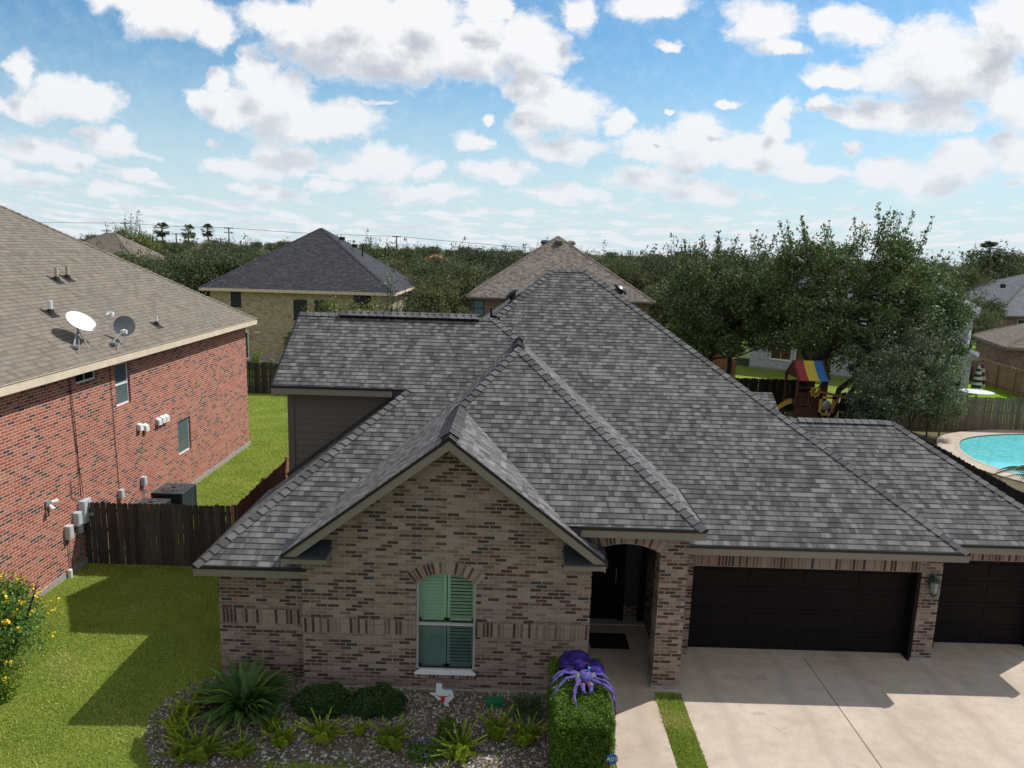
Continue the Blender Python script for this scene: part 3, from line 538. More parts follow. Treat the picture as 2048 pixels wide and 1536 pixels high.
    m.box(wx0,wx0+F,yw-.03,yw+.02,wz0,wz1+.01); m.box(wx1-F,wx1,yw-.03,yw+.02,wz0,wz1+.01); m.box(wx0,wx1,yw-.03,yw+.02,wz0,wz0+F); m.box(wx0,wx1,yw-.045,yw+.02,1.385,1.43)
    wf=m.build('window','grey_trim',H); m=MB(); pts=[(wx0,yw,wz0),(wx1,yw,wz0)]+[(wx0+(wx1-wx0)*i/12,yw,arch(wx0+(wx1-wx0)*i/12)) for i in range(12,-1,-1)]; m.face(pts); m.build('pane','clear_pane',wf)
    m=MB(); m.box(wx0-.02,wx1+.02,yg-.05,yg+.07,wz0-.015,wz0+.012); m.build('sill','white_trim',wf)
    m=MB(); yb=yw+.16
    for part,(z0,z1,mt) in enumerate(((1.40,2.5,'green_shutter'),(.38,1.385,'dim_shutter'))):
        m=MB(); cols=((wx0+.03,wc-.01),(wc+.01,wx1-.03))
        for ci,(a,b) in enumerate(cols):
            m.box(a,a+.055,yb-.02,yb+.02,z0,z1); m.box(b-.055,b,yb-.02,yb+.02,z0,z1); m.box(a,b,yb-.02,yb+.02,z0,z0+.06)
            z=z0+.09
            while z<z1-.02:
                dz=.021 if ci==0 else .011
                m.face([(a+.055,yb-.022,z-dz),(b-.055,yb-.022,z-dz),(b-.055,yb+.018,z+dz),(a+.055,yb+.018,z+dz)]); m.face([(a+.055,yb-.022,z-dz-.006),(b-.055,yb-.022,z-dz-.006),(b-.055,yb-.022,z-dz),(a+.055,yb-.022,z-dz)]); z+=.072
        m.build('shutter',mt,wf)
    m=MB(); m.box(wx0-.3,wx1+.3,yb+.03,yb+.06,.2,2.6); m.build('room_backing','door_black',wf)
    # upper siding wall
    m=MB(); k=2.35
    while k<5.2:
        z0,z1=k,min(5.2,k+.175); m.face([(-5.62,18.185,z0),(-1.4,18.185,z0),(-1.4,18.205,z1),(-5.62,18.205,z1)]); m.face([(-5.62,18.185,z0),(-5.62,18.205,z0),(-1.4,18.205,z0),(-1.4,18.185,z0)]); k+=.175
    k=0
    while k<5.2:
        z1=min(5.2,k+.175); m.face([(-5.645,18.2,k),(-5.625,18.2,z1),(-5.625,24.3,z1),(-5.645,24.3,k)]); k+=.175
    m.face([(-5.62,20.2,6.85),(-5.62,17.9,5.3),(-5.62,24.2,4.2)]); m.face([(-5.62,17.9,5.3),(-5.62,18.2,5.1),(-5.62,24.3,5.1),(-5.62,24.2,5.3)])
    m.build('siding_wall','siding_taupe',H); m=MB(); m.box(-5.66,-5.5,18.165,18.21,2.3,5.2); m.build('corner_board','siding_taupe',H)
    # step flashing where the low roof meets the siding, dark notch under the upper eave
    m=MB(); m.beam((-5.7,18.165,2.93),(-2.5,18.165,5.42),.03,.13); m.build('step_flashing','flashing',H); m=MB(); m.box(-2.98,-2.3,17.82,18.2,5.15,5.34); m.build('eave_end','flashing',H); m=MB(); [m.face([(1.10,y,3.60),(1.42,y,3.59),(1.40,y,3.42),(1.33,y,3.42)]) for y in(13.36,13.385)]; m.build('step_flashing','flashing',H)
    # lantern on the pier
    m=MB(); lx,ly=9.33,15.02; m.box(lx-.06,lx+.06,ly+.10,ly+.13,1.85,2.1); m.tube([(lx,ly+.1,2.05),(lx,ly+.02,2.13),(lx,ly,2.06)],.014,8)
    for z0,z1,r0,r1 in((2.0,2.06,.11,.02),(1.97,2.0,.12,.11),(1.68,1.71,.07,.085),(1.6,1.68,.01,.07)): m.tube([(lx,ly,z0),(lx,ly,z1)],[r0,r1],8)
    for i in range(6):
        t=i*math.pi/3; m.beam((lx+.08*math.cos(t),ly+.08*math.sin(t),1.7),(lx+.1*math.cos(t),ly+.1*math.sin(t),1.98),.012,.012)
    l=m.build('wall_lantern','lantern_metal',H); m=MB(); m.tube([(lx,ly,1.71),(lx,ly,1.97)],[.065,.085],8); m.build('lantern_glass','lamp_glass',l)
    # bright interior ceiling of porch
    m=MB(); m.face([(1.7,13.8,3.42),(3.34,13.8,3.42),(3.34,16.6,3.42),(1.7,16.6,3.42)]); m.build('porch_ceiling','fascia_taupe',H)
house()
m=MB(); m.box(1.95,2.82,15.22,15.88,.045,.065); tag(m.build('door_mat','mat_black'),'black rectangular doormat on the porch slab before the front door','doormat')
# ---------------- ground, paving ----------------
def ground():
    m=MB(); xs=[-16+.8*i for i in range(36)]; ys=[3+.7*i for i in range(19)]
    for a,b in zip(xs,xs[1:]):
        for c,d in zip(ys,ys[1:]): m.face([(x,y,gz(x,y)-.0) for x,y in((a,c),(b,c),(b,d),(a,d))])
    X0,X1,Y0,Y1=xs[0],xs[-1],ys[0],ys[-1]
    struct(m.build('front_lawn','lawn',smooth=True))
    m=MB(); L=1500
    for q in([(-L,Y1),(L,Y1),(L,2*L),(-L,2*L)],[(-L,-L),(X0,-L),(X0,Y1),(-L,Y1)],[(X1,-L),(L,-L),(L,Y1),(X1,Y1)],[(X0,-L),(X1,-L),(X1,Y0),(X0,Y0)]): m.face([(x,y,-.0 if y>=Y0-.1 and abs(x)<20 else -.0) for x,y in q])
    struct(m.build('ground','field'))
ground()
def sheet(name,mat,poly,z,t=.08):
    m=MB(); p=[Vector((x,y,z)) for x,y in poly]; m.face(p)
    for i in range(len(p)): q=p[(i+1)%len(p)]; m.face([p[i],p[i]-Z3*t,q-Z3*t,q])
    return struct(m.build(name,mat))
sheet('driveway','driveway_concrete',[(3.62,3),(6.705,3),(6.705,15.14),(3.62,15.14)],.02); sheet('driveway','driveway_concrete',[(6.725,3),(16,3),(16,15.14),(6.725,15.14)],.02)
sheet('garage_apron','driveway_concrete',[(3.62,15.15),(9.1,15.15),(9.1,15.5),(3.62,15.5)],.028); sheet('garage_apron','driveway_concrete',[(9.58,15.15),(16,15.15),(16,16.1),(9.58,16.1)],.024)
sheet('walkway','driveway_concrete',[(2.02,3),(3.08,3),(3.08,13.62),(2.02,13.62)],.018); sheet('porch_slab','driveway_concrete',[(1.7,13.63),(3.61,13.63),(3.61,16.7),(1.7,16.7)],.045,.1)
sheet('side_lawn','lawn',[(-11.5,15.6),(-5.7,15.6),(-5.7,18.9),(-7.4,18.9),(-7.4,42.8),(-22,42.8),(-22,31.6),(-11.5,31.6)],.004,.01); sheet('back_lawn','bare_soil',[(-7.2,24.5),(16.4,24.5),(17.5,30),(17.5,42),(-7.2,42)],.012,.02)
sheet('neighbour_lawn','lawn',[(-30,43.4),(-8,43.4),(-8,54),(-30,54)],.012,.02); sheet('patio','terra_floor',[(-22,54.5),(-9,54.5),(-9,58),(-22,58)],.05,.05)
sheet('pool_yard','bare_soil',[(17.6,24),(34,24),(34,38.5),(17.6,38.5)],.010,.02)
sheet('far_lawn','bright_lawn',[(27,39),(36,39),(35.5,57),(31,51)],.014,.02); sheet('far_lawn','lawn',[(12.3,43),(27,43),(31,51),(19,60),(13,62)],.013,.02); sheet('distant_lawn','bright_lawn',[(34,58),(50,70),(50,90),(38,85)],.014,.02)
sheet('distant_lawn','lawn',[(14,72),(30,72),(30,98),(14,98)],.014,.02); sheet('street','driveway_concrete',[(36,57.5),(52,68),(52,70),(35,59)],.03,.02)
# pool
def pool():
    K=[(22.0,35.0),(22.8,36.1),(24.2,37.0),(26.5,37.7),(29.5,37.7),(31.6,36.4),(32.2,33.5),(31.8,30),(30.2,27.6),(27.2,26.9),(24.2,27.6),(22.2,29.2),(21.2,31.4),(21.3,33.4)]
    def ring(s,per=6):
        out=[]; n=len(K); V=[Vector(k) for k in K]
        for i in range(n):
            p0,p1,p2,p3=V[i-1],V[i],V[(i+1)%n],V[(i+2)%n]
            for k in range(per):
                t=k/per; q=.5*((2*p1)+(p2-p0)*t+(2*p0-5*p1+4*p2-p3)*t*t+(3*p1-p0-3*p2+p3)*t**3); c=Vector((27,32.3)); out.append(q+(q-c).normalized()*s)
        return [(p.x,p.y) for p in out][::-1]
    a,b,c=ring(0),ring(.18),ring(.98); m=MB(); n=len(a)
    for i in range(n):
        j=(i+1)%n; m.face([(*b[i],.075),(*b[j],.075),(*c[j],.075),(*c[i],.075)][::-1]); m.face([(*c[i],0),(*c[j],0),(*c[j],.075),(*c[i],.075)])
    struct(m.build('pool_deck','driveway_concrete')); P=thing('swimming_pool','curvy turquoise swimming pool with pale concrete surround beside the right house','swimming pool',(27.6,32.3,0))
    m=MB()
    for i in range(n):
        j=(i+1)%n; m.face([(*a[i],.09),(*a[j],.09),(*b[j],.085),(*b[i],.085)][::-1]); m.face([(*a[i],-.1),(*a[i],.09),(*a[j],.09),(*a[j],-.1)])
    m.build('coping','beige',P); m=MB(); m.face([(x,y,.03) for x,y in a]); m.build('water','pool_water',P)
    m=MB(); 
    for i in range(n):
        j=(i+1)%n; m.face([(a[i][0],a[i][1],.031),(a[j][0],a[j][1],.031),(a[j][0]*.995+27.6*.005,a[j][1]*.995+32.3*.005,.06),(a[i][0]*.995+27.6*.005,a[i][1]*.995+32.3*.005,.06)])
    m.build('waterline_tile','blind_glass',P)
pool()
# ---------------- generic houses ----------------
def place(o,loc,rz): o.location=loc; o.rotation_euler=(0,0,rz)
def hiproof(x0,x1,y0,y1,z,s,mat,cap,root,name='roof',trim='cream_trim',fh=.2,shing=False,rh=.16):
    w=x1-x0; d=y1-y0; h=min(w,d)/2; zt=z+s*h; cx=(x0+x1)/2; cy=(y0+y1)/2
    if w>=d: a,b=Vector((x0+h,cy,zt)),Vector((x1-h,cy,zt))
    else: a,b=Vector((cx,y0+h,zt)),Vector((cx,y1-h,zt))
    A,B,C,D=[Vector(p) for p in((x0,y0,z),(x1,y0,z),(x1,y1,z),(x0,y1,z))]
    pl=[[A,B,b,a],[B,C,b],[C,D,a,b],[D,A,a]] if w>=d else [[A,B,a],[B,C,b,a],[C,D,b],[D,A,a,b]]
    m=MB(); ns=[]
    for q in pl: ns.append(shingle(m,q,rh,.016) if shing else (m.face(q),nrm(q))[1])
    r=m.build(name,[mat,'drip_black'],root); m=MB()
    prs=((A,a,0,3),(B,b if w>=d else a,0,1),(C,b,1,2),(D,a if w>=d else b,2,3))
    for p,q,i,j in prs: caps(m,p,q,ns[i],ns[j],.14,.25)
    if (a-b).length>.3: caps(m,a,b,ns[0] if w>=d else ns[1],ns[2] if w>=d else ns[3],.14,.25)
    m.build('ridge_cap',[cap,'drip_black'],r); m=MB()
    for p,q in((A,B),(B,C),(C,D),(D,A)):
        d2=(q-p).normalized(); o=Vector((d2.y,-d2.x,0)); F=[p+o*.03,q+o*.03,q+o*.03-Z3*fh,p+o*.03-Z3*fh]; m.face(F); m.face([p-Z3*fh+o*.03,q-Z3*fh+o*.03,q-Z3*fh,p-Z3*fh])
    m.face([p-Z3*(fh-.01) for p in(A,D,C,B)]); m.build('fascia',trim,root); return r
def window(root,x0,x1,z0,z1,y,glass='dark_glass',frame='grey_trim',nx=2,nz=2,mid=True,ax='y',side=1,name='window'):
    """window standing 3 cm proud in a wall facing -y (ax='y') or +x/-x (ax='x')"""
    def bx(m,a,b,c,d,p0,p1):
        if ax=='y': m.box(a,b,y-p1,y-p0,c,d)
        else:
            lo,hi=sorted((y+side*p0,y+side*p1)); m.box(lo,hi,a,b,c,d)
    m=MB(); f=.05
    bx(m,x0,x0+f,z0,z1,-.02,.03); bx(m,x1-f,x1,z0,z1,-.02,.03); bx(m,x0+f,x1-f,z0,z0+f,-.02,.03); bx(m,x0+f,x1-f,z1-f,z1,-.02,.03)
    if mid: bx(m,x0+f,x1-f,(z0+z1)/2-.025,(z0+z1)/2+.025,-.02,.035)
    for i in range(1,nx): x=x0+(x1-x0)*i/nx; bx(m,x-.012,x+.012,z0+f,z1-f,-.02,.022)
    for i in range(1,nz):
        z=z0+(z1-z0)*i/nz
        if not(mid and abs(z-(z0+z1)/2)<.03): bx(m,x0+f,x1-f,z-.012,z+.012,-.02,.022)
    w=m.build(name,frame,root); m=MB(); bx(m,x0+f*.5,x1-f*.5,z0+f*.5,z1-f*.5,.004,.012); m.build('pane',glass,w); m=MB(); bx(m,x0-.04,x1+.04,z0-.07,z0-.005,0,.06); m.build('sill',frame,w); return w
def walls(root,x0,x1,y0,y1,z,mat,foot=True):
    m=MB(); m.box(x0,x1,y0,y1,0,z,skip='bt'); m.build('wall',mat,root)
    if foot: m=MB(); m.box(x0-.03,x1+.03,y0-.03,y1+.03,-.1,.18); m.build('footing','concrete_base',root)
# red brick house on the left
def red_house():
    H=thing('brick_house','two-storey red brick house with tan shingle roof filling the left edge','house',(-18,24,0)); xw=-11.55
    m=MB()
    ops=[(21.0,21.82,3.93,5.2,'tall'),(19.1,20.1,4.95,5.36,'small'),(24.75,25.75,1.38,2.62,'low')]
    # wall with recessed openings: strips in y
    ys=sorted(set([9,31.5]+[v for o in ops for v in o[:2]]))
    for a,b in zip(ys,ys[1:]):
        segs=[(0,5.4)]
        for o in ops:
            if a>=o[0]-1e-6 and b<=o[1]+1e-6: segs=[(0,o[2]),(o[3],5.4)]
        for z0,z1 in segs: m.face([(xw,a,z0),(xw,b,z0),(xw,b,z1),(xw,a,z1)])
    for a,b,z0,z1,_ in ops:
        r=.09; m.face([(xw,a,z0),(xw-r,a,z0),(xw-r,a,z1),(xw,a,z1)][::-1]); m.face([(xw,b,z0),(xw-r,b,z0),(xw-r,b,z1),(xw,b,z1)]); m.face([(xw,a,z1),(xw,b,z1),(xw-r,b,z1),(xw-r,a,z1)]); m.face([(xw,a,z0),(xw-r,a,z0),(xw-r,b,z0),(xw,b,z0)])
    m.face([(xw,31.5,0),(-25,31.5,0),(-25,31.5,5.4),(xw,31.5,5.4)]); m.build('side_wall','red_brick',H)
    m=MB(); m.box(xw-.01,xw+.045,9,31.55,-.1,.16); m.build('footing','concrete_base',H)
    for i,(a,b,z0,z1,k) in enumerate(ops):
        w=window(H,a+.003,b-.003,z0+.003,z1-.003,xw-.09,'blind_glass' if k!='small' else 'dark_glass','white_trim',2 if k=='small' else 1,1,k=='tall','x',1)
    s=.667; A=(-11.15,31.72,5.58); B=(-11.15,6,5.58); C=(-18.1,13,10.2); D=(-18.1,24.77,10.216); E=(-25.0,31.72,5.58); F=(-25,6,5.58)
    m=MB(); n1=shingle(m,[B,A,D,C],.15,.009); n2=shingle(m,[A,E,D],.15,.009); m.face([D,E,F,C]); r=m.build('roof',['tan_shingle','drip_black'],H); m=MB(); caps(m,A,D,n1,n2,.14,.22); m.build('ridge_cap',['tan_cap','drip_black'],r)
    m=MB(); m.face([B,A,D,C][::-1]); 
    m=MB(); m.box(-11.16,-11.12,6,31.76,5.34,5.56); m.box(-25,-11.16,31.72,31.76,5.34,5.56); m.build('fascia','cream_trim',H)
    m=MB(); m.box(-11.16,-11.10,6,31.77,5.56,5.575); m.build('drip_edge','beige',H); m=MB(); m.face([(-11.16,6,5.36),(-11.56,6,5.36),(-11.56,31.5,5.36),(-11.16,31.72,5.36)]); m.build('soffit','cream_trim',H)
    zr=lambda x:5.58+s*(-11.15-x)
    for x,y,h,rr in((-13.99,22.58,.42,.055),(-14.04,23.22,.42,.055),(-12.82,20.3,.38,.06),(-11.8,24.2,.32,.045)):
        m=MB(); c=Vector((x,y,zr(x))); m.tube([c+Z3*.12,c+Z3*h],rr,10); p=m.build('pipe_vent','beige' if y>21 and x<-13 else 'pvc',r); m=MB(); m.tube([c-Z3*.05,c+Z3*.14],[rr*2.3,rr*1.15],10); q=(n1.to_track_quat('Z','Y').to_matrix().to_4x4()); q.translation=c+n1*.012; m.box(-.17,.17,-.17,.17,0,.012,0,None,q); m.build('boot','rubber',p)
    # vent hoods on the wall
    for i,(y,z) in enumerate(((22.15,3.09),(22.5,2.99),(23.35,2.98),(23.62,2.99),(23.88,2.98))):
        m=MB(); y0,y1,z0,z1=y-.1,y+.1,z-.11,z+.1; X=xw
        a=[Vector(p) for p in((X,y0,z0),(X,y1,z0),(X,y1,z1),(X,y0,z1))]; b=[Vector(p) for p in((X+.12,y0,z0-.02),(X+.12,y1,z0-.02),(X+.11,y1,z1-.06),(X+.11,y0,z1-.06))]
        m.face(b); [m.face([a[k],a[(k+1)%4],b[(k+1)%4],b[k]]) for k in range(4)]; m.build('vent_hood','pvc',H)
    def wb(name,y,z,w,h,d=.12,mat='box_grey',parent=H,lid=True):
        m=MB(); m.box(xw,xw+d,y-w/2,y+w/2,z-h/2,z+h/2); o=m.build(name,mat,parent)
        if lid: m=MB(); m.box(xw+d,xw+d+.012,y-w/2+.02,y+w/2-.02,z-h/2+.03,z+h/2-.015); m.build('cover',mat,o)
        return o
    me=wb('meter_box',18.95,1.52,.36,.62,.16); m=MB(); m.tube([(xw+.16,19.02,1.42),(xw+.30,19.02,1.42)],.085,14); m.build('meter','grey_metal',me)
    wb('junction_box',18.6,1.42,.2,.36,.14); j=wb('utility_box',18.2,1.2,.2,.36,.13); wb('small_box',18.72,1.08,.12,.2,.1); wb('disconnect_box',20.8,1.36,.17,.27,.12); wb('disconnect_box',22.15,1.33,.17,.27,.12)
    m=MB(); m.tube([(xw+.09,19.0,0),(xw+.09,19.0,1.2)],.045,10); m.build('conduit','box_grey',H)
    for y,z0,z1,r in((18.2,0,1.05,.013),(18.62,0,1.2,.012),(18.72,0,1.0,.01),(20.8,0,1.25,.012),(22.15,0,1.2,.012)): m=MB(); m.tube([(xw+.04,y,z0),(xw+.04,y,z1)],r,6); m.build('conduit','grey_metal',H)
    def cable(pts): m=MB(); m.tube(pts,.009,5); m.build('cable','rubber',H)
    cable([(xw+.02,18.75,5.3),(xw+.02,18.84,3.6),(xw+.03,18.95,2.4),(xw+.04,18.98,1.95)]); cable([(xw+.03,18.80,5.3),(xw+.03,18.9,3.2),(xw+.03,18.88,2.3),(xw+.04,18.86,1.95),(xw+.05,18.95,1.85)]); cable([(xw+.02,20.72,5.3),(xw+.02,20.76,3),(xw+.02,20.8,1.5)])
    cable([(xw+.02,18.5,2.5),(xw+.02,18.5,2.05),(xw+.03,18.7,1.9),(xw+.06,18.95,1.9),(xw+.05,19.15,1.82)])
    # twin floodlight
    m=MB(); m.box(xw,xw+.05,17.42,17.58,2.14,2.3); m.tube([(xw+.05,17.5,2.22),(xw+.1,17.5,2.2)],.03,8)
    L=m.build('floodlight','grey_metal',H)
    for d,p in(((.5,.75,-.1),(xw+.12,17.62,2.24)),((.6,-.1,-.8),(xw+.12,17.48,2.14))):
        d=Vector(d).normalized(); p=Vector(p); m=MB(); m.tube([p-d*.08,p,p+d*.07],[.03,.05,.075],10); m.build('lamp_head','white_trim',L)
    m=MB(); m.tube([(xw+.09,18.05,0),(xw+.09,18.05,.2)],.06,10); m.ellipsoid((xw+.09,18.05,.2),.06,.06,.04); m.build('cleanout_pipe','pvc',H)
red_house()
def dish(label,base,cen,nrml,r0,r1,arm_dir,mat_in,lnb='white_trim'):
    T=thing('satellite_dish',label,'satellite dish',base); base,cen=Vector(base),Vector(cen); n=Vector(nrml).normalized(); q=n.to_track_quat('Z','Y').to_matrix()
    m=MB(); NR,NA=6,28
    P=lambda i,t,o=0: cen+q@Vector((r0*i/NR*math.cos(t),r1*i/NR*math.sin(t),.14*(i/NR)**2-.14-o))
    for i in range(NR):
        for k in range(NA):
            a,b=2*math.pi*k/NA,2*math.pi*(k+1)/NA
            m.face([P(i,a),P(i+1,a),P(i+1,b),P(i,b)]); m.face([P(i,a,.012),P(i,b,.012),P(i+1,b,.012),P(i+1,a,.012)])
            if i==NR-1: m.face([P(NR,a),P(NR,a,.012),P(NR,b,.012),P(NR,b)])
    m.build('reflector',mat_in,T); m=MB(); back=cen-n*.17; mid=base+Vector((0,0,.28))+(back-base)*.15
    m.tube([base,base+(back-base)*.35+Z3*.02,back-Z3*.12,back],.026,8); m.box(base.x-.12,base.x+.12,base.y-.08,base.y+.08,base.z-.04,base.z+.03); m.tube([back-Z3*.1,back+n*.02],.05,8); m.tube([base+Vector((.25,.3,-.1)),back-Z3*.15],.012,6); m.tube([base+Vector((.25,-.2,-.1)),back-Z3*.15],.012,6); m.build('mast','grey_metal',T)
    a0=cen-n*.14+q@Vector((0,-r1*.95,.02)) if arm_dir is None else cen+Vector(arm_dir[0]); a1=cen+Vector(arm_dir[1]); m=MB(); m.tube([a0,a1],.016,8); m.build('arm','grey_metal',T); m=MB(); d=(cen-a1).normalized(); m.tube([a1-d*.06,a1+d*.1],.045,10); m.box(a1.x-.08,a1.x+.08,a1.y-.04,a1.y+.04,a1.z-.05,a1.z+.05); m.build('receiver',lnb,T)
dish('white oval satellite dish tilted skyward, left of the two on the tan roof',(-11.66,19.32,5.95),(-11.72,19.85,6.58),(.66,-.1,.74),.44,.38,((.25,.05,-.25),(.50,.55,.16)),'white_trim')
dish('round grey satellite dish near the tan roof edge, right of the white dish',(-11.50,20.9,5.84),(-11.36,21.35,6.3),(.35,-.92,.17),.29,.30,((.0,-.1,-.30),(.2,-.42,-.12)),'dish_grey')
# tan brick two-storey
def tan_house():
    H=thing('brick_house','two-storey tan brick house with dark charcoal pyramid roof beyond the back fence','house',(-16,61,0)); walls(H,-22.7,-9.3,55,68,5.4,'tan_brick')
    hiproof(-23.25,-8.8,54.4,68.7,5.45,.657,'dark_shingle','dark_cap',H,trim='cream_trim',fh=.22)
    for x0,x1,z0,z1 in((-21.16,-20.4,4.1,5.2),(-16.49,-15.48,3.25,4.7),(-14.92,-13.9,3.25,4.7),(-12.0,-10.7,4.3,5.2),(-16.45,-15.5,1.2,2.77)): window(H,x0,x1,z0,z1,55,'screen_glass','black_metal',3,5)
    m=MB(); m.box(-20.6,-19.9,54.93,55,.1,2.3); d=m.build('door','white_trim',H); m=MB(); m.box(-20.5,-20.0,54.9,54.93,.3,2.15); m.build('pane','dark_glass',d)
    for x,y,z in((-14.1,60.6,9.3),(-13.2,61.2,8.75)):
        m=MB(); m.box(x-.2,x+.2,y-.2,y+.2,z-.1,z+.18); m.build('roof_vent','black_metal',H)
    m=MB(); m.tube([(-12.6,61.3,7.9),(-12.6,61.3,8.9)],.06,8); m.build('pipe_vent','black_metal',H)
    m=MB(); m.tube([(-19.3,54.9,2.15),(-19.3,54.8,2.2)],.07,8); m.tube([(-19.1,54.9,2.15),(-19.1,54.8,2.2)],.07,8); m.build('floodlight','white_trim',H)
tan_house()
def mid_house():
    H=thing('brick_house','two-storey brown brick house with mottled brown pyramid roof behind the central ridge','house',(3.3,60,0)); walls(H,-3.1,9.75,53.5,66,5.35,'brown_brick')
    r=hiproof(-3.5,10.15,53,66.6,5.45,.675,'brown_shingle','brown_cap',H,trim='fascia_taupe',fh=.12)
    window(H,-3.0,-2.2,4.0,5.2,53.5,'aqua_glass','black_metal',1,1); window(H,7.6,8.9,4.2,5.25,53.5,'blind_glass','grey_trim',2,1,False)
    for x,y,z in((3.38,58.9,9.4),(2.3,59.9,9.3),(4.4,59.9,9.3)):
        m=MB(); m.tube([(x,y,z-.1),(x,y,z+.2)],.22,12); m.tube([(x,y,z+.15),(x,y-.05,z+.32)],[.38,.3],14); m.build('roof_vent','umber_shingle' if x>3 else 'black_metal',r)
mid_house()
def white_house():
    H=thing('brick_house','pale grey painted brick two-storey house half hidden behind the large dark tree','house',(19.2,59.1,0))
    H.location=(0,0,0); L=14.8
    walls(H,0,L,0,9,5.3,'grey_brick'); hiproof(-.5,L+.4,-.45,9.5,5.4,.62,'slate_shingle','grey_cap',H,trim='slate_trim' if 'slate_trim' in M else 'grey_metal')
    for x0,x1,z0,z1 in((1.6,3.2,.9,2.2),(3.5,6.2,.15,2.3),(8.2,10.4,.9,2.2),(11.9,13.0,3.6,4.8),(3,5,3.4,4.8)): window(H,x0,x1,z0,z1,0,'dark_glass','white_trim',2 if x1-x0>1.5 else 1,1,False)
    # patio cover at the right end
    m=MB(); 
    for x in(L+.2,L-3.6): m=MB(); m.box(x-.22,x+.22,-2.6,-2.16,0,2.75); m.build('patio_column','grey_brick',H)
    hiproof(L-4,L+.8,-3,.2,2.75,.5,'slate_shingle','grey_cap',H,'patio_roof',trim='grey_metal')
    place(H,(19.2,59.1,0),math.atan2(-8,12.4))
white_house()
def far_right():
    H=thing('brick_house','dark roofed brown brick house at the right edge behind the small tan-roofed one','house',(58,88,0)); walls(H,58.2,80,88.6,112,2.8,'brown_brick'); hiproof(57.6,80.6,88,112.6,2.88,.42,'slate_shingle','grey_cap',H,trim='fascia_taupe'); window(H,60.5,63.5,.6,2.4,88.6,'dark_glass','white_trim',2,1)
    m=MB(); m.tube([(62.5,95.2,5.9),(62.5,95.2,6.4)],.3,10); m.build('roof_vent','black_metal',H)
    H=thing('brick_house','low stone and brick house with weathered brown shingle roof behind the far wooden fence','house'); walls(H,.5,13,.5,9.5,2.75,'brown_brick'); hiproof(0,13.5,0,10,2.8,.45,'umber_shingle','tan_cap',H,trim='fascia_taupe'); m=MB(); m.box(2.2,3.4,.44,.5,.1,2.3); m.build('side_door','box_grey',H); place(H,(36.6,54.5,0),math.radians(-18))
    H=thing('brick_house','distant tan-roofed house peeking above the left neighbour roof','house',(-68,124,0)); walls(H,-74,-60.5,118,130,5.2,'tan_brick'); r=hiproof(-74.6,-60,117.5,130.5,5.4,.66,'umber_shingle','tan_cap',H); m=MB(); m.box(-70.6,-69.9,120.4,120.8,7.8,8.1); m.build('roof_vent','beige',r)
    H=thing('brick_house','distant house with orange terracotta tile roof among the treetops','house',(-16,150,0)); walls(H,-22,-11,146,160,4.5,'tan_brick'); hiproof(-22.5,-10.5,145.5,160,4.6,.5,'terracotta','terracotta',H)
    H=thing('brick_house','distant house with pale tan roof slope left of the terracotta roof','house',(-20,125,0)); walls(H,-24,-16,122,134,4.8,'tan_brick'); hiproof(-24.5,-15.5,121.5,134.5,5.0,.6,'tan_shingle','tan_cap',H)
    H=thing('brick_house','dark brick house with a beige garage door beyond the central trees','house',(22,103,0)); walls(H,14,32,99.5,112,3.0,'brown_brick'); hiproof(13.4,32.6,99,112.6,3.1,.5,'umber_shingle','tan_cap',H)
    m=MB(); m.box(20.3,23.5,99.42,99.5,0,2.15); [m.box(20.35,23.45,99.40,99.42,.06+.52*i,.5+.52*i,skip='k') for i in range(4)]; m.build('garage_door','beige',H)
    for i,(x,y,w,z,lab) in enumerate(((38,104,13,5.0,'distant brown hip roof just showing above the treeline right of centre'),(86,150,16,4.6,'distant dark hip roof above the trees behind the big tree'),(-6,190,14,4.5,'far flat-pitched roof on the horizon behind the central trees'))):
        H=thing('brick_house',lab,'house',(x,y,0)); walls(H,x-w/2,x+w/2,y,y+12,z,'brown_brick'); hiproof(x-w/2-.5,x+w/2+.5,y-.5,y+12.5,z,.55,'umber_shingle','tan_cap',H)
far_right()
# ---------------- fences ----------------
def fence(label,a,b,h=1.83,mat='weathered_wood',rail_side=1,gap=.012,post_every=2.4,lean=.0,cat='fence'):
    a,b=Vector((*a,0)),Vector((*b,0)); d=(b-a); L=d.length; d.normalize(); out=Vector((d.y,-d.x,0)); T=thing('wooden_fence',label,cat,a); m=MB(); s=0
    while s<L:
        w=.138; hh=h+random.uniform(-.025,.02); o=out*random.uniform(-.006,.006); tl=random.uniform(-.008,.008)
        p=a+d*s+o; q=p+d*w; c=.03; T0=.018; r=random.random()
        fr=[p,q,q+d*tl+Z3*(hh-c),q+d*(tl-c)+Z3*hh,p+d*(tl+c)+Z3*hh,p+d*tl+Z3*(hh-c)]
        m.face([x+out*T0/2 for x in fr],0,r); m.face([x-out*T0/2 for x in fr][::-1],0,r)
        for i in range(6): x,y=fr[i],fr[(i+1)%6]; m.face([x+out*T0/2,x-out*T0/2,y-out*T0/2,y+out*T0/2],0,r)
        s+=w+gap*random.uniform(.2,1.6)
    m.build('boards',mat,T); m=MB()
    for z in(.35,h*.55,h-.25): m.beam(a+out*rail_side*.035+Z3*z,b+out*rail_side*.035+Z3*z,.04,.09)
    m.build('rails',mat,T); n=max(1,round(L/post_every))
    for i in range(n+1): m=MB(); p=a+d*L*i/n+out*rail_side*.1; m.box(p.x-.045,p.x+.045,p.y-.045,p.y+.045,0,h-.03); m.build('post',mat,T)
    return T
fence('weathered dark picket fence between the red brick wall and the front corner roof',(-11.5,18.95),(-7.4,18.95),1.78,'weathered_wood',-1)
fence('long cedar fence running back along the side lawn left of the central house',(-7.35,18.95),(-7.35,42.6),1.83,'cedar',-1)
fence('dark wooden back fence closing the side lawn below the tan brick house',(-20,42.9),(-7.4,42.9),1.83)
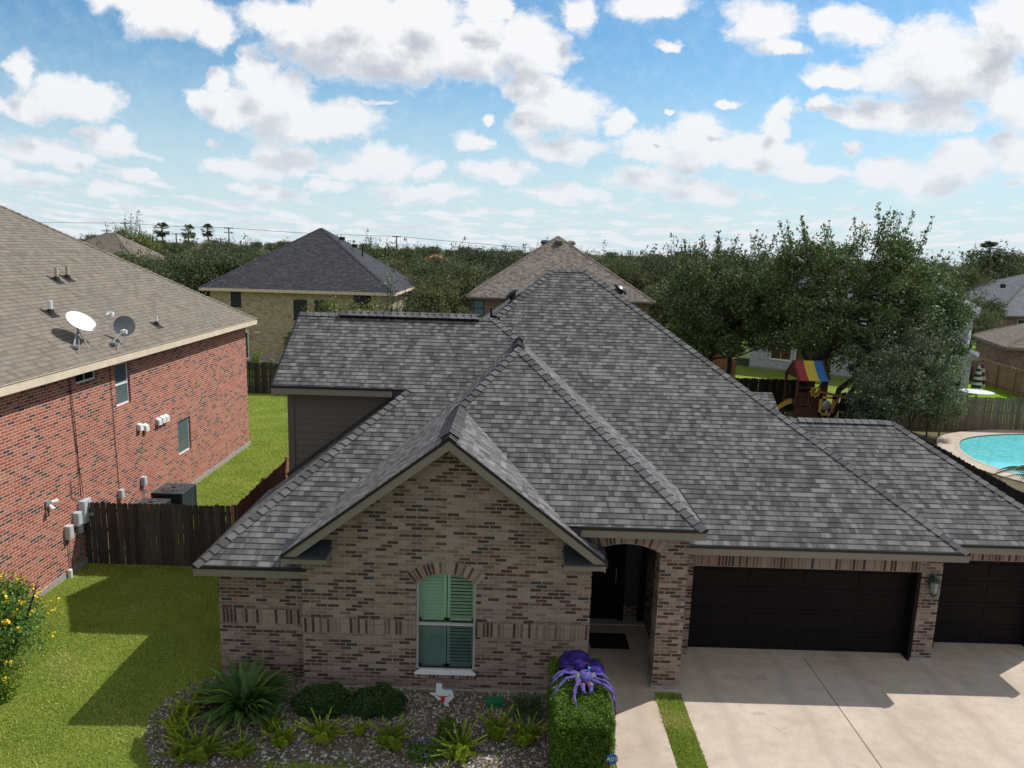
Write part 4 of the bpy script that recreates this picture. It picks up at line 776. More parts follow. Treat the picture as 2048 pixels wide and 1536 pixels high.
fence('dark wooden back fence behind the play set',(-7.2,42.6),(17.6,42.6),1.83,'black_wood',-1,.004)
fence('dark fence with jagged tops between the grey roof and the swimming pool',(15.6,17.5),(17.6,38.6),1.83,'black_wood')
fence('brown picket fence behind the swimming pool',(17.8,38.75),(36,38.6),1.83,'brown_wood',-1,.02)
fence('tan and orange stained fence with posts running back beside the bright green lawn',(33.3,38.8),(35.6,57),1.83,'pale_cedar',-1)
fence('short reddish fence glimpsed between the main roof and the dark trees',(14.9,72),(15.2,50),1.8,'cedar',-1)
# ---------------- yard objects ----------------
def ac(c,w,h,label):
    x,y=c; T=thing('air_conditioner',label,'air conditioner',(x,y,0),'air conditioners beside the red brick wall'); m=MB(); a=w/2
    m.box(x-a,x+a,y-a,y+a,0,.06); m.box(x-a,x+a,y-a,y+a,h-.05,h-.005)
    for sx in(-1,1):
        for sy in(-1,1): m.box(x+sx*(a-.03)-.03,x+sx*(a-.03)+.03,y+sy*(a-.03)-.03,y+sy*(a-.03)+.03,.06,h-.05)
    k=.09
    while k<h-.08: m.box(x-a+.01,x+a-.01,y-a+.01,y+a-.01,k,k+.012); k+=.045
    m.build('cabinet','ac_green',T); m=MB(); m.box(x-a+.05,x+a-.05,y-a+.05,y+a-.05,.06,h-.06); m.build('coil','black_metal',T)
    m=MB(); n=28
    for r in(.12,.2,.28,.36):
        for i in range(n):
            t0,t1=2*math.pi*i/n,2*math.pi*(i+1)/n; m.beam((x+r*math.cos(t0),y+r*math.sin(t0),h+.03-r*.05),(x+r*math.cos(t1),y+r*math.sin(t1),h+.03-r*.05),.008,.008)
    for i in range(12): t=i*math.pi/6; m.beam((x+.1*math.cos(t),y+.1*math.sin(t),h+.03),(x+.38*math.cos(t),y+.38*math.sin(t),h+.005),.008,.008)
    m.build('fan_guard','grey_metal',T); m=MB()
    for i in range(n): t0,t1=2*math.pi*i/n,2*math.pi*(i+1)/n; m.face([(x+.39*math.cos(t0),y+.39*math.sin(t0),h),(x+.39*math.cos(t1),y+.39*math.sin(t1),h),(x,y,h-.001)])
    for i in range(4): t=i*math.pi/2; q=Matrix.Rotation(t,4,'Z'); q.translation=(x,y,h+.006); m.box(.05,.34,-.07,.07,0,.004,0,None,q)
    m.build('fan','black_metal',T)
ac((-10.72,22.5),1.0,1.0,'large dark air conditioner unit, farther and taller of the two by the red wall'); ac((-10.95,21.42),.85,.88,'smaller dark air conditioner unit just behind the picket fence')
def texas():
    T=thing('yard_sign','white Texas-shaped yard sign with orange longhorn head in the gravel bed','sign',(-1.18,13.05,0))
    pts=[(.0,1.0),(.25,1.0),(.25,.74),(.34,.72),(.45,.70),(.58,.72),(.66,.70),(.72,.55),(.76,.42),(.70,.30),(.60,.20),(.52,.10),(.56,-.04),(.50,-.10),(.38,-.02),(.30,.12),(.22,.25),(.13,.22),(.04,.28),(-.06,.42),(-.26,.52),(-.26,.56),(0,.56)]
    s=.46; q=lambda x,z,y:( -1.30+s*x,y,s*z+.02); m=MB(); m.face([q(x,z,13.0) for x,z in pts][::-1]); m.face([q(x,z,13.012) for x,z in pts])
    for i in range(len(pts)): a,b=pts[i],pts[(i+1)%len(pts)]; m.face([q(*a,13.0),q(*b,13.0),q(*b,13.012),q(*a,13.012)])
    m.build('panel','sign_white',T); m=MB()
    head=[(.12,.44),(.02,.50),(-.07,.52),(.0,.47),(.14,.39),(.19,.38),(.22,.22),(.24,.14),(.29,.12),(.34,.14),(.36,.22),(.39,.38),(.44,.39),(.58,.47),(.65,.52),(.56,.50),(.46,.44),(.29,.43)]
    for a,b,c,d in((0,1,2,3),(0,3,4,5),(0,5,12,16),): pass
    tri=[(0,2,3),(0,3,4),(0,4,5),(17,0,5),(17,5,11),(17,11,16),(16,11,12),(16,12,13),(16,13,14),(5,6,10),(5,10,11),(6,7,9),(6,9,10),(7,8,9)]
    for t in tri: m.face([q(*head[i],12.994) for i in t])
    m.build('longhorn_emblem','sign_orange',T); m=MB(); m.box(-1.2,-1.18,13.014,13.03,-.15,.3); m.build('stake','grey_metal',T)
texas()
def green_box():
    T=thing('valve_box','small green plastic box lying on the gravel by the brick wall','box',(-.15,13.1,0)); m=MB(); R=Matrix.Rotation(.15,4,'Z'); R.translation=(-.15,13.1,-.02)
    m.box(-.15,.15,-.1,.1,0,.1,0,None,R); m.build('body','box_green',T); m=MB(); m.box(-.16,.16,-.11,.11,.1,.13,0,None,R); m.box(-.12,.12,-.02,.02,.13,.145,0,None,R); m.build('lid','box_green',T)
green_box()
def adt():
    T=thing('security_sign','small blue octagonal security yard sign reading ADT at the hedge corner','sign',(1.84,10.8,0)); cx,cy,cz=1.83,10.80,.62; m=MB(); n=8; R=.10
    P=[(cx+R*math.cos(math.pi/8+i*math.pi/4),cy,cz+R*math.sin(math.pi/8+i*math.pi/4)) for i in range(n)]; m.face(P); Q=[(a,b+.01,c) for a,b,c in P]; m.face(Q[::-1])
    for i in range(n): m.face([P[i],Q[i],Q[(i+1)%n],P[(i+1)%n]])
    m.build('panel','sign_blue',T); m=MB(); m.tube([(cx,cy+.02,-.05),(cx,cy+.02,cz+.05)],.008,6); m.build('stake','grey_metal',T)
    c=bpy.data.curves.new('lettering','FONT'); c.body='ADT'; c.size=.09; c.align_x='CENTER'; c.align_y='CENTER'; c.extrude=.002; o=bpy.data.objects.new('lettering',c); COL.objects.link(o)
    o.rotation_euler=(math.pi/2,0,0); dg=bpy.context.evaluated_depsgraph_get(); me=bpy.data.meshes.new_from_object(o.evaluated_get(dg)); bpy.data.objects.remove(o); me.materials.append(M['sign_white']); o=bpy.data.objects.new('lettering',me); COL.objects.link(o); o.parent=T; o.rotation_euler=(math.pi/2,0,0); o.location=(cx-T.location.x,cy-.006-T.location.y,cz)
adt()
def spider():
    T=thing('inflatable_spider','deflated purple fabric halloween spider draped over the clipped hedge','decoration',(1.4,12,1.25)); zt=1.26
    m=MB()
    for c,rx,ry,rz in(((1.36,12.55,zt+.12),.26,.32,.24),((1.12,12.5,zt+.06),.17,.3,.16),((1.68,12.4,zt+.05),.19,.28,.15),((1.30,12.78,zt+.1),.3,.16,.15)): m.ellipsoid(c,rx,ry,rz,0,36,16,None,.12)
    m.build('abdomen','purple_cloth',T,True); m=MB(); m.ellipsoid((1.53,12.52,zt+.13),.06,.28,.17,0,12,8,None,.1); m.ellipsoid((1.20,12.42,zt+.09),.05,.22,.14,0,12,8,None,.1); m.build('stripe','cloth_black',T,True)
    m=MB(); m.ellipsoid((1.45,12.0,zt+.12),.16,.2,.13,0,14,9); m.build('thorax','violet_cloth',T,True)
    h=T
    m=MB()
    for sx in(-1,1): m.face([(1.45+sx*.17,12.0,zt+.25),(1.45+sx*.05,11.9,zt+.14),(1.45+sx*.08,11.74,zt+.06),(1.45+sx*.2,11.82,zt+.04),(1.45+sx*.24,11.95,zt+.12)][::sx]); m.face([(1.45+sx*.17,12.0,zt+.25),(1.45+sx*.24,11.95,zt+.12),(1.45+sx*.2,11.82,zt+.0),(1.45+sx*.15,11.95,zt+.02)])
    m.build('eye','cloth_grey',T); m=MB(); m.ellipsoid((1.45,11.87,zt+.06),.13,.12,.08,0,12,8); m.build('head','cloth_black',T,True); m=MB()
    m.face([(1.38,12.0,zt+.26),(1.45,11.92,zt+.21),(1.53,12.03,zt+.29),(1.46,11.82,zt+.17)]); m.box(1.5,1.55,12.02,12.06,zt+.2,zt+.34); m.build('crown_patch','cloth_blue',T); m=MB(); m.ellipsoid((1.38,11.77,zt+.05),.05,.04,.05); m.ellipsoid((1.52,11.77,zt+.05),.06,.04,.05); m.build('mouth','cloth_red',T,True)
    for sx in(-1,1): m=MB(); m.tube([(1.45+sx*.07,11.78,zt+.06),(1.45+sx*.09,11.70,zt+.05),(1.45+sx*.08,11.6,zt+.02),(1.45+sx*.03,11.52,zt)],[.04,.055,.04,.012],10); m.build('fang','violet_cloth',T,True)
    legs=[[(1.32,12.1,.1),(1.0,12.12,.12),(.82,11.95,.05),(.68,11.85,-.12)],[(1.30,12.0,.12),(1.05,11.9,.13),(.86,11.68,.03),(.72,11.5,-.15)],[(1.33,11.9,.12),(1.2,11.6,.08),(1.17,11.35,.03),(1.2,11.12,-.02)],[(1.3,12.15,.08),(1.1,12.25,.1),(.9,12.2,.05),(.74,12.05,-.05)],
          [(1.58,12.1,.1),(1.8,12.1,.12),(1.97,11.95,.05)],[(1.6,11.95,.12),(1.85,11.85,.12),(2.02,11.68,.02)],[(1.58,11.9,.1),(1.82,11.72,.1),(2.0,11.55,.0)],[(1.6,12.0,.06),(1.93,11.7,.05),(2.0,11.45,-.1),(2.02,11.35,-.4)]]
    for L in legs:
        P=[]
        for a,b in zip(L,L[1:]):
            for t in(0,.33,.66): P.append(Vector(a).lerp(Vector(b),t))
        P.append(Vector(L[-1])); n=len(P); P=[p+Z3*zt for p in P]; m=MB(); m.tube(P,[.045*(1-i/n)**.8*(1+.2*math.sin(i*2.1))+.006 for i in range(n)],10,flat=.7); m.build('leg','violet_cloth',T,True)
spider()
for o in COL.objects:
    if o.name=='inflatable_spider': o.location=(1.43,12.05,1.23); o.scale=(.86,.86,.7)
def playset():
    x0,x1,y0,y1=14.65,16.15,37.2,38.8; T=thing('play_set','wooden play set with red yellow and blue striped canopy and yellow slide','play set',(15.4,38,0))
    for x in(x0,x1):
        for y in(y0,y1): m=MB(); m.box(x-.05,x+.05,y-.05,y+.05,0,2.75); m.build('post','play_wood',T)
    m=MB(); m.box(x0-.1,x1+.1,y0-.1,y1+.1,1.35,1.42); m.build('deck','play_wood',T)
    n=3
    for i,c in enumerate(('canopy_red','canopy_yellow','canopy_blue')):
        a=x0-.05+(x1-x0+.1)*i/n; b=x0-.05+(x1-x0+.1)*(i+1)/n; m=MB(); ym=(y0+y1)/2
        for yy in(y0-.25,y1+.25):
            for k in range(6):
                f0,f1=k/6,(k+1)/6; P=lambda x,f:(x,ym+(yy-ym)*f,3.62-.92*f-.06*math.sin(f*math.pi)); m.face([P(a,f0),P(b,f0),P(b,f1),P(a,f1)]); 
        m.build('canopy_stripe',c,T)
    m=MB(); m.beam((x0,(y0+y1)/2,3.58),(x1,(y0+y1)/2,3.58),.06,.06)
    for x in(x0,x1): m.beam((x,y0-.2,2.7),(x,(y0+y1)/2,3.58),.05,.09); m.beam((x,y1+.2,2.7),(x,(y0+y1)/2,3.58),.05,.09); m.face([(x+.01,y0-.1,2.75),(x+.01,y1+.1,2.75),(x+.01,(y0+y1)/2,3.5)])
    m.beam((x0,y0,2.3),(x1,y0,2.3),.05,.09); m.beam((x0,y0,2.0),(x1,y0,2.0),.05,.09); m.build('roof_frame','play_wood',T)
    m=MB(); k=x0
    while k<x1-.1: m.box(k,k+.1,y0-.05,y0-.02,1.35,2.0); k+=.14
    m.box(x0,x1,y0-.03,y0,.2,1.3); m.build('railing','play_wood',T)
    w=MB(); cx,cz,cy=15.55,2.12,y0-.14; pr=[(cx+.22*math.cos(t*math.pi/10),cy,cz+.22*math.sin(t*math.pi/10)) for t in range(21)]; w.tube(pr,.03,6)
    for t in range(8): a=t*math.pi/4; w.tube([(cx,cy,cz),(cx+.33*math.cos(a),cy,cz+.33*math.sin(a))],.018,5)
    w.build('steering_wheel','slide_yellow',T)
    m=MB(); P=[]; n=14
    for i in range(n+1):
        t=i/n; P.append(((x0-.1)-2.2*t,y0+.3-.9*t,1.45-1.25*(t**1.1)+.1*math.sin(t*6)))
    for a,b in zip(P,P[1:]):
        a,b=Vector(a),Vector(b); s=Vector((.35,1,0)).normalized()*.26; m.face([a-s,b-s,b+s,a+s]); [m.face([a+k*s,b+k*s,b+k*s+Z3*.18,a+k*s+Z3*.18]) for k in(-1,1)]
    m.build('slide','slide_yellow',T)
    m=MB(); px0,px1,pz0,pz1=15.72,16.5,.95,1.95; py=y0-.35
    for a,b,c,d in((px0,px0+.14,pz0,pz1),(px1-.14,px1,pz0,pz1),(px0,px1,pz1-.14,pz1),(px0,px1,pz0,pz0+.14)): m.box(a,b,py,py+.03,c,d)
    m.build('window_panel','slide_yellow',T); m=MB(); m.ellipsoid((px0+.39,py+.05,1.45),.26,.1,.28); m.build('bubble_window','lamp_glass',T,True)
    m=MB(); m.beam((15.7,y0-.1,2.15),(18.2,y0-1.2,1.75),.1,.12); m.beam((16.6,y0-.5,1.85),(15.6,y0-1.2,.4),.07,.09); m.beam((18.2,y0-1.2,1.8),(18.5,y0-2.1,0),.09,.09); m.beam((18.2,y0-1.2,1.8),(18.6,y0-.2,0),.09,.09); m.build('swing_beam','cedar',T)
    for i in range(3): m=MB(); x=16.6+.45*i; m.tube([(x,y0-.5-.2*i,1.9),(x,y0-.5-.2*i,.6)],.012,5); m.box(x-.15,x+.15,y0-.6-.2*i,y0-.4-.2*i,.57,.6); m.build('swing','slide_yellow' if i else 'rubber',T)
playset()
def closed_umbrella(label,x,y,h,stripes,a,b):
    T=thing('patio_umbrella',label,'umbrella',(x,y,0)); m=MB(); m.tube([(x,y,0),(x,y,h+.1)],.025,8); m.tube([(x,y,0),(x,y,.07)],[.28,.25],14); m.build('pole','grey_metal',T); m=MB(); n=stripes
    prof=lambda t: .05+.27*math.sin(min(1,t*1.1)*1.35)**.8
    for i in range(n):
        z1=h-(h-.25)*i/n; z0=h-(h-.25)*(i+1)/n; m.tube([(x,y,z1),(x,y,(z0+z1)/2),(x,y,z0)],[prof(i/n),prof((i+.5)/n),prof((i+1)/n)],12,i%2,cap=False)
    m.build('folded_canopy',[a,b],T)
closed_umbrella('closed navy and white striped patio umbrella behind the pool fence',32.0,50.0,1.95,9,'stripe_white','stripe_navy'); closed_umbrella('closed black and cream patio umbrella right of the striped one',33.0,51.2,1.9,6,'stripe_navy','beige')
def table():
    x,y=29.9,46.6; T=thing('patio_table','round white patio table top just above the brown pool fence','table',(x,y,0)); m=MB(); m.tube([(x,y,.70),(x,y,.74)],1.0,28); m.build('tabletop','stripe_white',T)
    m=MB(); m.tube([(x,y,0),(x,y,.7)],.06,8); m.tube([(x,y,0),(x,y,.05)],.4,14); m.build('pedestal','grey_metal',T)
table()
def grill(label,x,y,s,cover):
    T=thing('grill',label,'grill',(x,y,0)); m=MB(); m.box(x-.35*s,x+.35*s,y-.28*s,y+.28*s,.1,.8*s); m.box(x-.75*s,x-.37*s,y-.25*s,y+.25*s,.76*s,.8*s); m.box(x+.37*s,x+.75*s,y-.25*s,y+.25*s,.76*s,.8*s); m.build('cart','black_metal',T)
    m=MB(); P=[(math.cos(t*math.pi/8)*.3*s,math.sin(t*math.pi/8)*.32*s) for t in range(9)]
    for (a,b),(c,d) in zip(P,P[1:]): m.face([(x-.36*s,y+a,.8*s+b),(x+.36*s,y+a,.8*s+b),(x+.36*s,y+c,.8*s+d),(x-.36*s,y+c,.8*s+d)])
    for sx in(-1,1): m.face([(x+sx*.36*s,y+a,.8*s+b) for a,b in P])
    l=m.build('lid',cover,T); m=MB(); m.tube([(x-.25*s,y-.33*s,.95*s),(x+.25*s,y-.33*s,.95*s)],.018,8); m.build('handle','grey_metal',l)
    for sx in(-1,1): m=MB(); m.tube([(x+sx*.3*s-.03,y-.25*s,.08),(x+sx*.3*s+.03,y-.25*s,.08)],.08,12); m.build('wheel','rubber',T)
grill('black barbecue grill under the pale patio roof at right',30.3,49.6,1.15,'box_grey'); grill('black barbecue grill on the tan house patio',-18.9,57.0,1.05,'black_metal')
def bin_(x,y): 
    T=thing('patio_chair','dark high-backed patio chair against the tan brick wall','chair',(x,y,0)); m=MB(); m.box(x-.3,x+.3,y-.3,y+.3,.35,.45); m.build('seat','black_metal',T); m=MB(); m.box(x-.3,x+.3,y+.25,y+.32,.45,1.25); m.build('backrest','black_metal',T)
    for sx in(-1,1):
        for sy in(-1,1): m=MB(); m.box(x+sx*.26-.025,x+sx*.26+.025,y+sy*.26-.025,y+sy*.26+.025,0,.35); m.build('leg','black_metal',T)
bin_(-18.0,57.4)
def car(label,x,y,rz,mat):
    T=thing('parked_car',label,'car'); m=MB(); prof=[(-2.3,.35),(-2.3,.85),(-1.5,.95),(-.9,1.45),(1.2,1.5),(1.9,1.0),(2.3,.9),(2.3,.35)]
    for sy in(-.85,.85): m.face([(a,sy,b) for a,b in prof])
    for a,b in zip(prof,prof[1:]+prof[:1]): m.face([(a[0],-.85,a[1]),(b[0],-.85,b[1]),(b[0],.85,b[1]),(a[0],.85,a[1])])
    m.build('body',mat,T); m=MB()
    for sy in(-.87,.87): m.face([(-1.35,sy,.98),(-.85,sy,1.38),(1.1,sy,1.42),(1.6,sy,1.0)])
    m.face([(-1.52,-.75,1.0),(-.95,-.7,1.44),(-.95,.7,1.44),(-1.52,.75,1.0)]); m.build('window','dark_glass',T)
    for a in(-1.4,1.4):
        for sy in(-.8,.8): m=MB(); m.tube([(a,sy-.1,.34),(a,sy+.1,.34)],.34,16); m.build('wheel','rubber',T)
    place(T,(x,y,0),rz)
car('white parked car glimpsed between trees left of the brown house',-7.6,82,.2,'car_white'); car('dark parked car by the beige garage door among the trees',22.5,92,.1,'black_metal')
# ---------------- utility poles and wires ----------------
PT=[]
for i,(x,y,z,arms,lab) in enumerate(((-120.5,220,11.2,2,'utility pole with two crossarms above the far tan roof'),(-114.9,220,13.5,1,'tall utility pole left of the three palms'),(-107,220,9.9,2,'short utility pole just left of the first palm'),(-100.5,221,10.9,1,'utility pole between the first and second palms'),(-84.5,220,13,2,'tall utility pole right of the three palms'),(-89,225,9.8,1,'low utility pole beside the third palm'),(-35.2,220,12,1,'utility pole behind the trees right of the charcoal roof'))):
    T=thing('utility_pole',lab,'utility pole',(x,y,0),'utility poles on the horizon'); m=MB(); m.tube([(x,y,0),(x,y,z)],[.26,.17],8); m.build('pole','pole_wood',T)
    for k in range(arms): m=MB(); zz=z-.25-k*1.3; m.box(x-1.35,x+1.35,y-.08,y+.08,zz-.09,zz+.09); [m.box(x+d-.05,x+d+.05,y-.05,y+.05,zz+.09,zz+.32) for d in(-1.2,-.6,.6,1.2)]; m.build('crossarm','pole_wood',T)
def wire(a,b,sag,lab):
    a,b=Vector(a),Vector(b); m=MB(); m.tube([a.lerp(b,t/12)-Z3*sag*4*(t/12)*(1-t/12) for t in range(13)],.055,4,cap=False); tag(m.build('power_line','rubber'),lab,'power line','overhead power lines')
wire((-190,221,13.0),(-114.9,220,13.4),.5,'power line reaching the tall pole from the left'); wire((-114.9,220,13.4),(-84.5,220,12.9),.3,'power line over the three palm trees'); wire((-84.5,220,12.9),(-35.2,220,11.9),.4,'power line passing behind the charcoal pyramid roof'); wire((-35.2,220,11.9),(25,224,9.0),.3,'power line descending right of the charcoal roof')
# ---------------- vegetation ----------------
def limb(m,a,b,r0,r1,n=5,w=.12):
    a,b=Vector(a),Vector(b); L=(b-a).length; P=[a.lerp(b,i/n)+Vector((random.gauss(0,1),random.gauss(0,1),random.gauss(0,.5)))*L*w*.25*(1 if 0<i<n else 0) for i in range(n+1)]
    m.tube(P,[r0+(r1-r0)*i/n for i in range(n+1)],7); return P
def tree(name,label,loc,R,h,crown0,nclump,nleaf,leaf,lsize,mat,group=None,flat=.8,shoots=0,trunk_r=.22,cat='tree',clr=.55,trunks=1,asp=.5,shoot_len=1.3):
    x,y=loc; T=thing(name,label,cat,(x,y,gz(x,y)),group); z0=gz(x,y); m=MB(); cc=Vector((x,y,z0+(crown0+h)/2)); rz=(h-crown0)/2
    cl=[]
    for i in range(nclump):
        while True:
            v=RNG.normal(size=3); v/=np.linalg.norm(v); r=RNG.random()**.38*.92
            p=np.array([v[0]*R*r,v[1]*R*r,v[2]*rz*r*(1 if v[2]>0 else .85)])
            if p[2]>-rz*.9: break
        lump=.82+.25*math.sin(p[0]*1.3+i)*math.cos(p[1]*1.1); cl.append(np.array(cc)+p*lump)
    forks=[]
    for k in range(trunks):
        bx=x+(.35*math.cos(k*2.1) if trunks>1 else 0); by=y+(.3*math.sin(k*2.1) if trunks>1 else 0); tx=x+R*.18*math.cos(k*2.3+.5)*(trunks>1); P=limb(m,(bx,by,z0-.1),(tx,by,z0+crown0+rz*.5),trunk_r,trunk_r*.6); forks+=[P[-1],P[-2],P[-3]]
    for c in cl[:max(10,nclump//3)]:
        f=min(forks,key=lambda q:(q-Vector(c)).length); limb(m,f,c,trunk_r*.3,.02,4)
    m.build('trunk','bark',T); C=[]; 
    for c in cl:
        n=int(nleaf/nclump*(.5+RNG.random())); rr=clr*(.7+.6*RNG.random()); v=RNG.normal(size=(n,3)); v/=np.linalg.norm(v,axis=1,keepdims=True); C.append(c+v*(RNG.random((n,1))**.45)*rr*np.array([1.15,1.15,.8]))
    # upright shoots with leaves along them
    sm=MB()
    for i in range(shoots):
        a=RNG.random()*2*math.pi; r=math.sqrt(RNG.random())*.9; px,py=math.cos(a)*r*R,math.sin(a)*r*R; top=rz*math.sqrt(max(0,1-r*r)); b=np.array(cc)+[px,py,top*.85]; L=shoot_len*(.5+RNG.random()); d=np.array([px/R*.45+RNG.normal()*.12,py/R*.4,1]); d/=np.linalg.norm(d); n=int(L*34/max(.5,lsize/.12)); t=RNG.random(n)**.8; side=RNG.normal(size=3)*.22
        C.append(b+(d*(t*L)[:,None])+side*(t**2)[:,None]*L+RNG.normal(size=(n,3))*(.07+.16*np.abs(np.sin(t*9)))[:,None]); sm.tube([tuple(b-d*.8),tuple(b+d*L)],[.03,.008],4)
    C=np.concatenate(C); q=leafcards(C,lsize,asp,.15,np.array(cc),.4); quads('crown',mat,q,T)
    if shoots: sm.build('shoots','bark',T)
    return T
def treeline():
    P=[tree('evergreen_tree','x',(0,0),4.2,8.2,2.0,75,8500,.2,.24,'far_leaf',flat=.8,trunk_r=.2,clr=.95,shoots=9,shoot_len=.7),
       tree('evergreen_tree','x',(0,0),3.6,7.2,1.6,60,7500,.2,.22,'olive_leaf',trunk_r=.16,clr=.9,shoots=12,shoot_len=.9),
       tree('evergreen_tree','x',(0,0),5.0,7.6,1.6,95,10000,.2,.25,'far_leaf',trunk_r=.25,clr=1.0,shoots=10),
       tree('leafy_tree','x',(0,0),3.4,8.0,2.0,60,7000,.2,.22,'light_leaf',trunk_r=.16,clr=.85,shoots=10)]
    used=[False]*4
    def put(k,x,y,s,lab,grp,sz=None):
        o=P[k]; sc=(s,s,sz or s)
        if used[k]: o=dup(o,None)
        used[k]=True; o.location=(x,y,0); o.rotation_euler=(0,0,random.random()*6.28); o.scale=(sc[0]*1.02,sc[1]*1.02,sc[2]*random.uniform(.96,1.12)); tag(o,lab,'tree',grp)
    def X(px,y): return (px-1028)/1470*y        # bearing of the photo column at a given depth, used as a survey aid
    rows=[
     # left thicket between red roof and charcoal roof
     ('dark evergreen in the dense thicket between the tan roof and the charcoal roof','trees left of the charcoal roof',[(235,66,.95,0),(300,64,1.0,2),(365,66,1.0,1),(430,65,1.02,2),(495,66,1.0,0),(270,76,1.0,1),(335,78,.98,0),(400,80,1.02,1),(460,78,1.05,2),(525,80,1.0,1),(560,82,1.0,0),(590,85,1.0,2),(185,84,.85,0),(300,95,.9,2),(370,98,.92,0),(440,96,.95,1),(510,100,1.0,2)]),
     ('dark evergreen in the tree belt between the charcoal roof and the brown pyramid roof','trees between the two pyramid roofs',[(745,92,1.15,1),(790,96,1.12,0),(700,105,1.1,2),(835,80,.92,1),(870,78,.98,0),(910,82,1.0,2),(955,86,1.15,0),(990,92,1.1,1),(1040,95,1.1,0),(850,66,.85,2),(900,68,.85,1),(800,72,.9,1),(760,80,1.0,0),(930,70,.92,0),(975,74,1.0,2),(880,110,1.0,0),(820,120,1.0,2)]),
     ('dark evergreen in the belt right of the brown pyramid roof','trees right of the brown pyramid roof',[(1200,92,1.08,0),(1240,84,1.05,2),(1285,80,1.08,1),(1330,82,1.1,0),(1375,78,1.1,2),(1420,84,1.12,0),(1250,108,1.2,1),(1310,110,1.15,0),(1370,112,1.15,2),(1440,100,1.15,1),(1340,66,.85,2),(1395,68,.85,0),(1500,100,1.05,0),(1560,104,1.1,2),(1620,100,1.1,1),(1690,105,1.1,0),(1750,100,1.1,2),(1440,64,.9,0)]),
     ('dark evergreen behind the dark roofed house at the far right','trees at the far right',[(1850,102,1.1,0),(1895,110,1.15,2),(1930,105,1.15,1),(1965,118,1.3,0),(2005,124,1.35,2),(2045,128,1.35,0),(2085,125,1.3,1),(1820,95,1.0,2),(2130,130,1.3,2),(1945,72,.72,1),(1925,66,.7,2),(1960,78,.7,0)]),
    ]
    for lab,grp,L in rows:
        for px,y,s,k in L: put(k,X(px,y),y,s*random.uniform(.94,1.05),lab,grp)
    put(3,X(268,130),130,1.35,'pale green feathery tree on the horizon left of the palms',None); put(3,X(1075,160),160,1.3,'bright yellow-green tree top left of the brown pyramid roof',None)
    for i in range(46):
        px=-150+2400*((i*0.618)%1); y=random.uniform(135,240); put(random.choice((0,1,2)),X(px,y),y,random.uniform(.95,1.25),'distant dark tree in the far belt on the horizon','trees on the horizon')
    for i in range(60):
        px=-150+2400*((i*0.618+.3)%1); y=random.uniform(260,520); put(random.choice((0,2)),X(px,y),y,random.uniform(.95,1.2)*(1+max(0,y-300)/900),'distant dark tree in the far belt on the horizon','trees on the horizon')
treeline()
# trees by the central houses
tree('bushy_tree','grey-green bushy tree at the right corner of the tan brick house',(-8.0,50),2.0,5.6,.6,55,14000,.12,.17,'silver_leaf',trunk_r=.1,clr=.6,shoots=10,trunks=2)
tree('bushy_tree','grey-green rounded tree between the tan house and the brown pyramid house',(-5.4,49),2.5,6.5,.8,80,22000,.12,.17,'olive_leaf',trunk_r=.1,clr=.6,shoots=8,trunks=2)
tree('flowering_shrub','tall light green shrub in front of the tan brick house windows',(-11.4,48.5),2.3,5.3,.4,60,12000,.1,.14,'light_leaf',trunk_r=.06,clr=.45,shoots=26,trunks=3,shoot_len=.8)
tree('flowering_shrub','light green shrub beside the tall one on the tan house lawn',(-8.9,47.5),1.8,4.9,.4,45,8000,.1,.14,'light_leaf',trunk_r=.05,clr=.4,shoots=16,trunks=3,shoot_len=.7)
tree('young_tree','slim leafy sapling on the tan house patio edge',(-16.6,54),.55,2.9,.6,16,1300,.1,.13,'light_leaf',trunk_r=.03,clr=.25)
tree('leafy_shrub','small green shrub behind the dark back fence on the left',(-14.6,44.2),.5,2.2,.3,14,1200,.08,.1,'light_leaf',trunk_r=.03,clr=.22); tree('leafy_shrub','low leafy shrub further left behind the back fence',(-16.2,45.5),.5,2.4,.3,14,1200,.08,.1,'light_leaf',trunk_r=.03,clr=.22)
